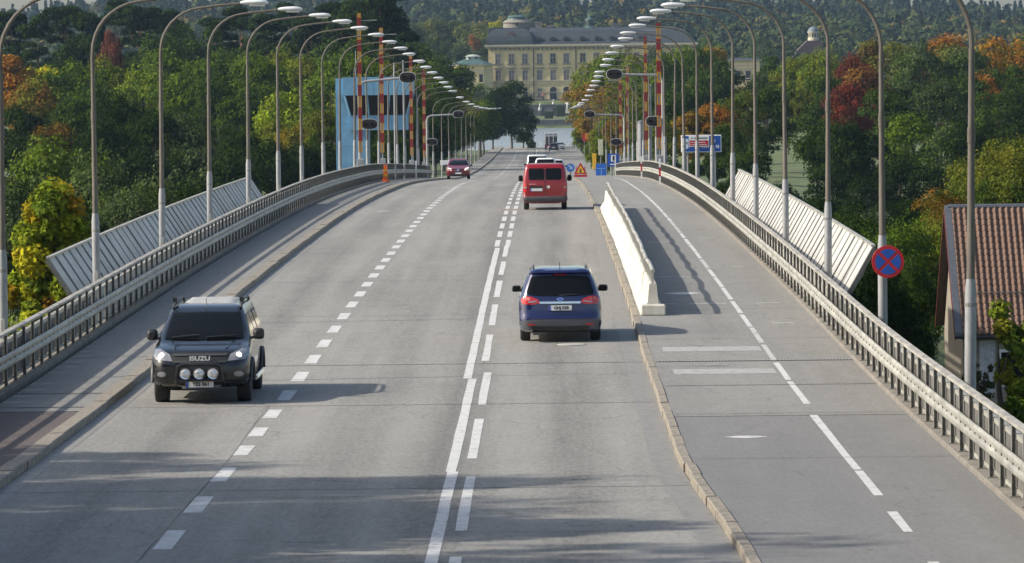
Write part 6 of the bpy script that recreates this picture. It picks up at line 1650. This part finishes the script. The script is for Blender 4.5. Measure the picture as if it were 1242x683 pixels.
# left bank, middle rows
for a in ((16, 60, 26, 620, 'tall', 'org', 'brn'), (44, 98, 22, 600, 'broad', 'brn', 'olive'), (48, 74, 13, 640, 'round', 'yel', 'yg'), (84, 72, 32, 620, 'broad', 'mid', 'lit'), (58, 84, 30, 650, 'broad', 'mid', 'dk2'), (132, 68, 26, 640, 'broad', 'lit', 'olive'), (112, 96, 30, 560, 'broad', 'mid', 'dk2'), (196, 60, 34, 640, 'broad', 'lit', 'mid'), (236, 66, 36, 620, 'broad', 'lit', 'mid'), (276, 60, 34, 640, 'broad', 'mid', 'lit'), (214, 92, 34, 580, 'broad', 'mid', 'lit'), (256, 98, 34, 570, 'broad', 'mid', 'dk2'), (172, 82, 26, 600, 'broad', 'lit', 'lit2'), (308, 64, 30, 620, 'broad', 'lit', 'mid'), (338, 60, 30, 640, 'broad', 'lit', 'olive'), (374, 62, 30, 630, 'broad', 'olive', 'lit'), (402, 70, 28, 610, 'broad', 'lit', 'mid'),
          (300, 104, 28, 540, 'broad', 'mid', 'dk2'), (350, 105, 21, 500, 'round', 'yg', 'lit2'), (330, 140, 30, 470, 'broad', 'olive', 'lit'), (366, 138, 30, 460, 'broad', 'gold', 'olive'), (392, 134, 22, 455, 'broad', 'olive', 'mid'), (428, 66, 30, 590, 'broad', 'mid', 'lit'), (456, 72, 28, 600, 'broad', 'lit', 'olive'), (484, 70, 28, 610, 'broad', 'mid', 'olive'), (510, 84, 24, 640, 'broad', 'lit', 'mid'), (470, 120, 26, 520, 'broad', 'mid', 'dk2'), (446, 150, 26, 480, 'broad', 'dk2', 'mid'), (492, 126, 24, 560, 'broad', 'mid', 'lit'), (526, 98, 20, 680, 'broad', 'mid', 'lit'), (546, 108, 20, 720, 'broad', 'lit', 'gold'), (538, 128, 18, 640, 'broad', 'mid', 'lit'), (566, 112, 18, 780, 'broad', 'lit', 'olive'), (582, 118, 14, 830, 'round', 'mid', 'lit'), (515, 120, 22, 600, 'broad', 'mid', 'dk2'), (552, 140, 14, 680, 'broad', 'mid', 'dk2'), (570, 140, 13, 760, 'broad', 'mid', 'dk2')):
    tree(*a, LM)
tree(133, 27, 19, 690, 'tall', 'pink', 'pink', LM, thin=True)
# left bank, front dark rows
for a in ((24, 128, 40, 480, 'broad', 'dk', 'dk2'), (62, 150, 30, 460, 'broad', 'dk', 'brn'), (96, 120, 34, 500, 'broad', 'dk2', 'mid'), (150, 112, 44, 450, 'broad', 'dk', 'dk2'), (190, 134, 36, 440, 'broad', 'dk', 'dk2'), (130, 150, 36, 430, 'broad', 'dk', 'dk'), (226, 140, 32, 440, 'broad', 'dk2', 'gg'), (262, 150, 34, 440, 'broad', 'dk', 'gg'), (296, 160, 30, 430, 'broad', 'dk', 'dk2'), (326, 172, 28, 425, 'broad', 'dk', 'dk2'), (360, 168, 28, 430, 'broad', 'dk', 'dk2'), (392, 170, 24, 430, 'broad', 'dk', 'dk'), (12, 170, 36, 420, 'broad', 'dk', 'dk'), (240, 178, 30, 420, 'bush', 'gg', 'dk2'), (206, 190, 26, 420, 'broad', 'dk', 'dk'), (280, 190, 28, 418, 'bush', 'dk', 'dk2'), (166, 180, 34, 420, 'broad', 'dk', 'dk'), (430, 170, 30, 440, 'broad', 'dk', 'mid'), (470, 160, 26, 450, 'broad', 'dk2', 'mid'), (504, 150, 22, 520, 'broad', 'dk2', 'mid'), (528, 150, 16, 560, 'broad', 'dk2', 'dk')):
    tree(*a, LN)
# greyish willows and shrubs on the near left shore
for a in ((78, 178, 34, 268, 'bush', 'gg', 'lit'), (118, 196, 32, 262, 'bush', 'gg', 'mid'), (172, 224, 28, 255, 'bush', 'gg', 'mid'), (200, 240, 26, 250, 'bush', 'dk2', 'gg'), (38, 262, 26, 250, 'bush', 'gg', 'dk2'), (142, 240, 30, 245, 'bush', 'dk2', 'gg'), (230, 232, 26, 262, 'bush', 'dk', 'dk2'), (265, 225, 24, 272, 'bush', 'dk', 'gg'), (10, 230, 22, 255, 'bush', 'dk', 'gg'), (100, 250, 30, 240, 'bush', 'dk', 'dk2')):
    tree(*a, 'the shrubs on the left shore')
# far end of the road, left: big dark tree at the shore, and roadside growth
tree(620, 98, 31, 918, 'broad', 'dk', 'dk2', 'the trees at the far shore road end', ybot=186)
tree(597, 112, 20, 905, 'broad', 'dk', 'dk', 'the trees at the far shore road end')
tree(634, 124, 20, 926, 'broad', 'dk', 'dk2', 'the trees at the far shore road end', ybot=186)
tree(586, 132, 12, 860, 'broad', 'dk2', 'mid', 'the trees at the far shore road end')
tree(644, 168, 7, 925, 'bush', 'dk2', 'gg', 'the trees at the far shore road end', ybot=184)
# right bank
RB, RM, RN, RF = 'the trees behind the right booms', 'the right-bank middle trees', 'the right-bank front trees', 'the right-bank back trees'
for a in ((712, 92, 18, 900, 'broad', 'olive', 'brn'), (730, 70, 20, 880, 'broad', 'olive', 'lit'), (752, 64, 22, 860, 'broad', 'lit', 'mid'), (774, 62, 22, 840, 'broad', 'lit', 'olive'), (722, 98, 18, 780, 'broad', 'gold', 'brn'), (742, 104, 20, 740, 'broad', 'olive', 'brn'), (716, 128, 14, 800, 'broad', 'olive', 'lit'), (762, 98, 22, 700, 'broad', 'olive', 'mid'), (734, 140, 16, 640, 'broad', 'olive', 'lit'), (752, 138, 18, 600, 'broad', 'olive', 'brn'), (776, 120, 22, 580, 'broad', 'mid', 'olive'), (728, 166, 12, 560, 'bush', 'lit', 'olive'), (768, 160, 18, 520, 'broad', 'mid', 'lit'), (792, 66, 24, 800, 'broad', 'mid', 'lit'), (706, 150, 9, 860, 'bush', 'olive', 'lit'), (716, 172, 8, 700, 'bush', 'lit', 'lit2')):
    tree(*a, RB)
for a in ((816, 60, 26, 780, 'broad', 'mid', 'lit'), (842, 56, 26, 800, 'broad', 'lit', 'mid'), (868, 68, 24, 760, 'broad', 'mid', 'dk2'), (804, 110, 24, 560, 'broad', 'dk2', 'mid'), (832, 112, 22, 600, 'broad', 'dk2', 'dk'), (850, 92, 24, 680, 'broad', 'mid', 'dk2'), (806, 148, 20, 470, 'broad', 'olive', 'mid'), (840, 132, 22, 500, 'round', 'gold', 'brn'), (868, 126, 22, 500, 'broad', 'brn', 'org'), (862, 52, 14, 900, 'round', 'gold', 'org'), (928, 64, 24, 800, 'tall', 'dk2', 'mid'), (946, 78, 24, 760, 'broad', 'dk2', 'gg'), (964, 66, 26, 740, 'broad', 'olive', 'lit'), (996, 60, 28, 720, 'broad', 'olive', 'lit'), (1030, 66, 28, 640, 'broad', 'rdd', 'red'), (1050, 82, 30, 600, 'broad', 'rdd', 'brn'), (1026, 100, 24, 560, 'broad', 'red', 'rdd'), (1062, 50, 26, 720, 'broad', 'rdd', 'olive'), (1090, 46, 32, 680, 'tall', 'gg', 'olive'), (1118, 50, 34, 660, 'broad', 'gg', 'mid'), (1146, 56, 30, 680, 'broad', 'olive', 'gg'), (1150, 44, 20, 740, 'broad', 'brn', 'org'), (1176, 60, 30, 660, 'broad', 'mid', 'gg'), (1206, 40, 30, 700, 'broad', 'org', 'gold'), (1236, 44, 26, 720, 'broad', 'mid', 'olive'), (1192, 84, 16, 600, 'round', 'red', 'org'), (1170, 92, 24, 580, 'broad', 'mid', 'dk2'), (1230, 74, 26, 600, 'broad', 'dk2', 'mid'), (978, 92, 24, 640, 'broad', 'mid', 'olive'), (1004, 92, 24, 620, 'broad', 'mid', 'dk2'), (930, 104, 26, 560, 'broad', 'mid', 'dk2'), (900, 110, 24, 540, 'broad', 'mid', 'olive'), (955, 108, 22, 640, 'broad', 'dk2', 'mid'), (1072, 108, 28, 540, 'broad', 'dk2', 'mid'), (1140, 96, 32, 540, 'broad', 'gg', 'dk2'), (1210, 106, 30, 520, 'broad', 'dk2', 'mid'), (1100, 84, 30, 600, 'broad', 'gg', 'mid'), (985, 64, 20, 800, 'broad', 'lit', 'olive')):
    tree(*a, RM)
for a in ((884, 150, 26, 440, 'broad', 'mid', 'dk2'), (906, 168, 24, 430, 'broad', 'dk2', 'mid'), (990, 140, 30, 440, 'broad', 'dk', 'mid'), (1024, 148, 34, 430, 'broad', 'dk', 'dk2'), (1058, 160, 32, 430, 'broad', 'dk', 'dk2'), (1108, 138, 36, 450, 'broad', 'lit', 'mid'), (1148, 150, 30, 440, 'broad', 'mid', 'gg'), (1180, 140, 30, 430, 'broad', 'dk', 'dk2'), (1090, 190, 36, 420, 'broad', 'dk', 'dk'), (1130, 200, 34, 418, 'broad', 'dk', 'dk'), (1230, 140, 28, 420, 'broad', 'dk', 'dk2'), (1010, 200, 36, 300 + 120, 'broad', 'dk', 'dk'), (950, 222, 10, 418, 'bush', 'dk', 'dk2'), (1050, 216, 34, 416, 'broad', 'dk', 'dk'), (866, 184, 16, 440, 'bush', 'mid', 'dk2'), (842, 190, 14, 440, 'bush', 'dk2', 'mid'), (818, 192, 12, 445, 'bush', 'dk2', 'mid'), (890, 206, 20, 425, 'bush', 'dk', 'dk2'), (990, 240, 34, 285, 'bush', 'dk', 'dk'), (940, 232, 22, 285, 'bush', 'dk', 'dk2'), (1030, 250, 34, 280, 'broad', 'dk', 'dk'), (1090, 240, 36, 280, 'broad', 'dk', 'dk'), (1130, 230, 30, 285, 'broad', 'dk', 'dk2')):
    tree(*a, RN)
for a in ((1036, 258, 26, 240, 'bush', 'dk2', 'mid'), (1092, 276, 26, 215, 'bush', 'mid', 'lit'), (1122, 262, 26, 225, 'broad', 'lit', 'olive'), (1146, 226, 18, 232, 'broad', 'brn', 'mid'), (1184, 188, 24, 262, 'broad', 'mid', 'olive'), (1216, 168, 32, 258, 'broad', 'mid', 'olive'), (1240, 160, 26, 252, 'broad', 'olive', 'mid')):
    tree(*a, 'the trees around the tiled house')
for a in ((1070, 305, 46, 205, 'bush', 'dk', 'dk2'), (1108, 318, 40, 202, 'bush', 'dk2', 'mid'), (1080, 345, 60, 185, 'bush', 'dk', 'dk')):
    tree(*a, 'the trees around the tiled house', thin=True)
# park trees beside the palace
for a in ((500, 30, 22, 1620, 'broad', 'dk2', 'gg'), (524, 24, 24, 1640, 'broad', 'gg', 'olive'), (552, 26, 24, 1640, 'broad', 'gg', 'dk2'), (578, 24, 20, 1630, 'broad', 'gg', 'olive'), (534, 44, 22, 1590, 'broad', 'dk2', 'mid'), (560, 50, 20, 1585, 'broad', 'dk2', 'gg'), (586, 48, 12, 1580, 'broad', 'dk2', 'gg'), (506, 56, 20, 1570, 'broad', 'mid', 'dk2'), (530, 86, 22, 1430, 'broad', 'dk2', 'mid'), (556, 84, 18, 1420, 'broad', 'gg', 'olive'), (580, 100, 14, 1410, 'broad', 'mid', 'lit'), (546, 100, 18, 1405, 'broad', 'gold', 'olive'), (604, 104, 16, 1402, 'broad', 'dk2', 'mid'), (716, 104, 18, 1402, 'broad', 'olive', 'mid'), (742, 84, 22, 1410, 'broad', 'mid', 'olive'), (768, 82, 22, 1405, 'broad', 'mid', 'dk2'), (800, 56, 24, 1500, 'broad', 'mid', 'dk2'), (832, 50, 24, 1560, 'broad', 'mid', 'olive'), (860, 44, 22, 1600, 'broad', 'mid', 'lit'), (870, 84, 14, 1412, 'broad', 'mid', 'dk2'), (926, 52, 22, 1600, 'broad', 'dk2', 'gg'), (944, 64, 20, 1560, 'broad', 'dk', 'gg'), (900, 106, 20, 1404, 'broad', 'mid', 'olive'), (920, 46, 18, 1660, 'broad', 'dk2', 'mid'), (1000, 52, 20, 1620, 'broad', 'olive', 'lit'), (968, 70, 16, 1600, 'broad', 'lit', 'olive')):
    tree(*a, 'the palace park trees')
tree(575, 40, 8, 1545, 'tall', 'brn', 'org', 'the palace park trees', ybot=66, thin=True)
tree(603, 25, 10, 1600, 'round', 'yg', 'yel', 'the palace park trees', ybot=45, thin=True)
# tall trees left of the near roadway whose shade falls across the road in front
for k, (x, d, top, hw, kind) in enumerate(((-17, 46, 26, 4.4, 'broad'), (-23, 51, 27, 4.4, 'broad'), (-21, 58, 25.5, 4.0, 'broad'), (-16, 54.5, 23.5, 3.4, 'tall'), (-15.5, 62.5, 21.0, 3.0, 'tall'), (-21.5, 63.5, 24.5, 3.0, 'tall'), (-22, 69.5, 25, 2.8, 'broad'), (-25, 65.0, 26, 3.0, 'broad'), (-18, 70, 22, 2.6, 'tall'), (-27, 73.5, 25.5, 3.2, 'tall'), (-19.5, 77.5, 18.5, 2.2, 'tall'))):
    hwpx = hw * FPX / d
    tree(0, 0, hwpx, d, kind, 'mid', 'lit', 'the near left roadside trees', x=x, z=top)

# labels: colour, kind and place in the row, so each tree can be told apart
_by = {}
for r in TREES: _by.setdefault(r[0], []).append(r)
for region, rows in _by.items():
    rows.sort(key=lambda r: (r[1], r[2].location.x))
    for i, (rg, px, t, c1, c2, kind) in enumerate(rows):
        look = NAMES[c1] if c1 == c2 or NAMES[c1] == NAMES[c2] else '%s and %s' % (NAMES[c1].split()[-1] if ' ' in NAMES[c1] and len(region.split()) > 5 else NAMES[c1], NAMES[c2])
        if i == 0: pos = 'leftmost'
        elif i == len(rows) - 1: pos = 'rightmost'
        else: pos = '%s from left' % ordinal(i)
        rgs = region.replace('the trees', 'trees').replace('the ', '', 1) if region.startswith('the ') else region
        t['label'] = '%s %s, %s of %s' % (look, KN[kind], pos, rgs)
        t['group'] = region.replace('the ', '', 1)

# ---- near trees whose single leaves show
def leafy_tree(name, label, px, ytop, hw, d, ybase, n, leaf, cols, seed, cat='tree', lobes=None):
    rng = np.random.default_rng(seed); p = at(px, ytop, d); g = at(px, ybase, d).z
    H = p.z - g; W = hw * d / FPX
    t = tag(empty(name, (p.x, d, g)), label, cat)
    C = []; R = []
    for k in range(70):
        u = rng.uniform(0.05, 1.0) ** 1.2; wmax = W * (1.0 - 0.72 * max(0, u - 0.35) / 0.65) if lobes is None else W
        a = rng.uniform(0, 6.283); r = wmax * rng.uniform(0.2, 0.9)
        C.append((r * math.cos(a), r * math.sin(a), u * H * 0.93)); R.append(W * rng.uniform(0.16, 0.30))
    C = np.array(C); R = np.array(R)
    mats = [leaf_mat(a, b) for a, b in cols]
    for ci, m in enumerate(mats):
        sel = [k for k in range(len(C)) if k % len(mats) == ci]
        nn = n // len(mats); idx = rng.choice(sel, nn)
        D = rng.normal(size=(nn, 3)); D /= np.linalg.norm(D, axis=1, keepdims=True)
        P = C[idx] + D * (R[idx] * rng.uniform(0.3, 1.1, nn))[:, None]
        # five-pointed leaves
        Nn = D + np.array([0, 0, 0.5]) + 0.6 * rng.normal(size=(nn, 3)); Nn /= np.linalg.norm(Nn, axis=1, keepdims=True)
        A = rng.normal(size=(nn, 3)); T = np.cross(Nn, A); T /= np.linalg.norm(T, axis=1, keepdims=True); B = np.cross(Nn, T)
        s = (leaf * rng.uniform(0.6, 1.3, nn))[:, None]
        out = [(-1.0, 0.0), (-0.25, 0.30), (-0.15, 0.85), (0.25, 0.42), (1.0, 0.0), (0.25, -0.42), (-0.15, -0.85), (-0.25, -0.30)]
        V = np.stack([P + T * s * a + B * s * b + Nn * s * (-0.12 * abs(b)) for a, b in out], 1).reshape(-1, 3)
        me = np_mesh('crown', V, np.arange(8 * nn).reshape(nn, 8)); o = link_mesh('crown', me, t, m)
    tm = trunk_mesh('broad', seed, C, H, 0.10); link_mesh('trunk', tm, t, M_BARK)
    return t
leafy_tree('maple_tree', 'yellow and orange maple growing outside the left railing', 60, 216, 78, 145, 470, 32000, 0.105, [(G['lit2'], (.26, .30, .02)), ((.36, .33, .02), (.20, .26, .02)), (G['lit'], (.22, .27, .02)), ((.34, .19, .02), (.34, .29, .02)), ((.10, .15, .02), (.30, .32, .02))], 21)
leafy_tree('maple_tree', 'green and yellow leafy shrub by the right railing, in front of the house', 1250, 340, 46, 118, 600, 24000, 0.085, [(G['lit'], G['lit2']), ((.11, .17, .02), (.20, .23, .02)), ((.26, .24, .02), (.12, .16, .02))], 22, lobes=1)
leafy_tree('shrub', 'small dark twiggy shrub below the house window', 1186, 436, 20, 150, 520, 1100, 0.085, [((.05, .06, .025), (.09, .07, .03))], 23, 'bush', lobes=1)
leafy_tree('shrub', 'low green bush just outside the right railing', 1212, 476, 36, 112, 600, 7000, 0.08, [(G['lit'], G['mid']), (G['lit2'], G['lit'])], 24, 'bush', lobes=1)

# ---- far wooded hills, one mass
def far_forest():
    rng = np.random.default_rng(5)
    X = []; D = []
    d = 1660.0
    while d < 3080:
        half = 0.125 * d; sp = 10.0 + (d - 1660) * 0.0035
        n = int(2 * half / sp); xs = -0.117 * d + np.arange(n) * sp + rng.uniform(-sp * .4, sp * .4, n)
        X.append(xs); D.append(d + rng.uniform(-6, 6, n)); d += 17 + (d - 1660) * 0.006
    X = np.concatenate(X); D = np.concatenate(D)
    keep = ~((D < 1700) & (X > -70) & (X < 75)); X, D = X[keep], D[keep]
    gz = ground_np(X, D); n = len(X)
    conif = rng.random(n) < np.clip((D - 1900) / 900, 0.12, 0.7)
    hh = np.where(conif, rng.uniform(11, 17, n), rng.uniform(9, 14, n)); ww = np.where(conif, rng.uniform(2.6, 3.8, n), rng.uniform(4.5, 7.0, n))
    m = 150
    u = rng.random((n, m)); a = rng.uniform(0, 6.283, (n, m))
    zz = np.where(conif[:, None], 0.1 + 0.9 * u, 0.25 + 0.75 * u)
    prof = np.where(conif[:, None], 1.02 - zz, np.sqrt(np.clip(1 - ((zz - 0.55) / 0.5) ** 2, 0.02, 1)))
    prof = prof * (1 + 0.25 * np.sin(3 * a + X[:, None]) + 0.12 * np.sin(7 * a + 9 * zz))
    r = ww[:, None] * prof * rng.uniform(0.75, 1.05, (n, m))
    P = np.stack([X[:, None] + r * np.cos(a), D[:, None] + r * np.sin(a), gz[:, None] + hh[:, None] * zz], -1).reshape(-1, 3)
    N_ = np.stack([np.cos(a), np.sin(a), 0.4 + zz * 0.6], -1).reshape(-1, 3)
    V, F = leaves(P, N_, 1.1, rng, tri=True, jit=0.3)
    me = np_mesh('far_forest', V, F)
    pal = 0.85 * np.array([(.035, .055, .018), (.05, .07, .02), (.07, .085, .022), (.025, .045, .018), (.10, .085, .022), (.14, .10, .02), (.03, .05, .03)])
    pc = np.array([(.016, .03, .018), (.02, .036, .02), (.025, .04, .018)])
    ci = np.where(conif[:, None], pc[rng.integers(0, 3, n)], pal[rng.choice(7, n, p=[.25, .25, .16, .16, .08, .04, .06])])
    ca = me.color_attributes.new('leaf_colour', 'FLOAT_COLOR', 'POINT')
    colr = np.repeat(ci, m * 3, axis=0) * rng.uniform(0.9, 1.1, (n * m, 1)).repeat(3, axis=0)
    ca.data.foreach_set('color', np.concatenate([colr, np.ones((len(colr), 1))], 1).astype(np.float32).ravel())
    mt, nt, b = mat_new('far_foliage'); at_ = nt.nodes.new('ShaderNodeAttribute'); at_.attribute_name = 'leaf_colour'
    nt.links.new(at_.outputs['Color'], b.inputs['Base Color']); b.inputs['Roughness'].default_value = 0.9; b.inputs['Specular IOR Level'].default_value = 0.1
    o = link_mesh('far_forest', me, None, mt); tag(o, 'hazy wooded hills far behind the palace', 'forest', kind='stuff')
far_forest()

# ------------------------------------------------------------------ haze
mh = bpy.data.materials.new('haze_air'); mh.use_nodes = True
_n = mh.node_tree.nodes; _n.remove(_n['Principled BSDF'])
_pv = _n.new('ShaderNodeVolumePrincipled'); _pv.inputs['Density'].default_value = 0.00005; _pv.inputs['Color'].default_value = (0.52, 0.73, 1.0, 1); _pv.inputs['Anisotropy'].default_value = 0.2
mh.node_tree.links.new(_pv.outputs[0], _n['Material Output'].inputs['Volume'])
mb = MB(); mb.box(-4100, 4100, -320, 9100, -3.0, 90.0)
hz = mb.build('haze', mh); tag(hz, kind='stuff')
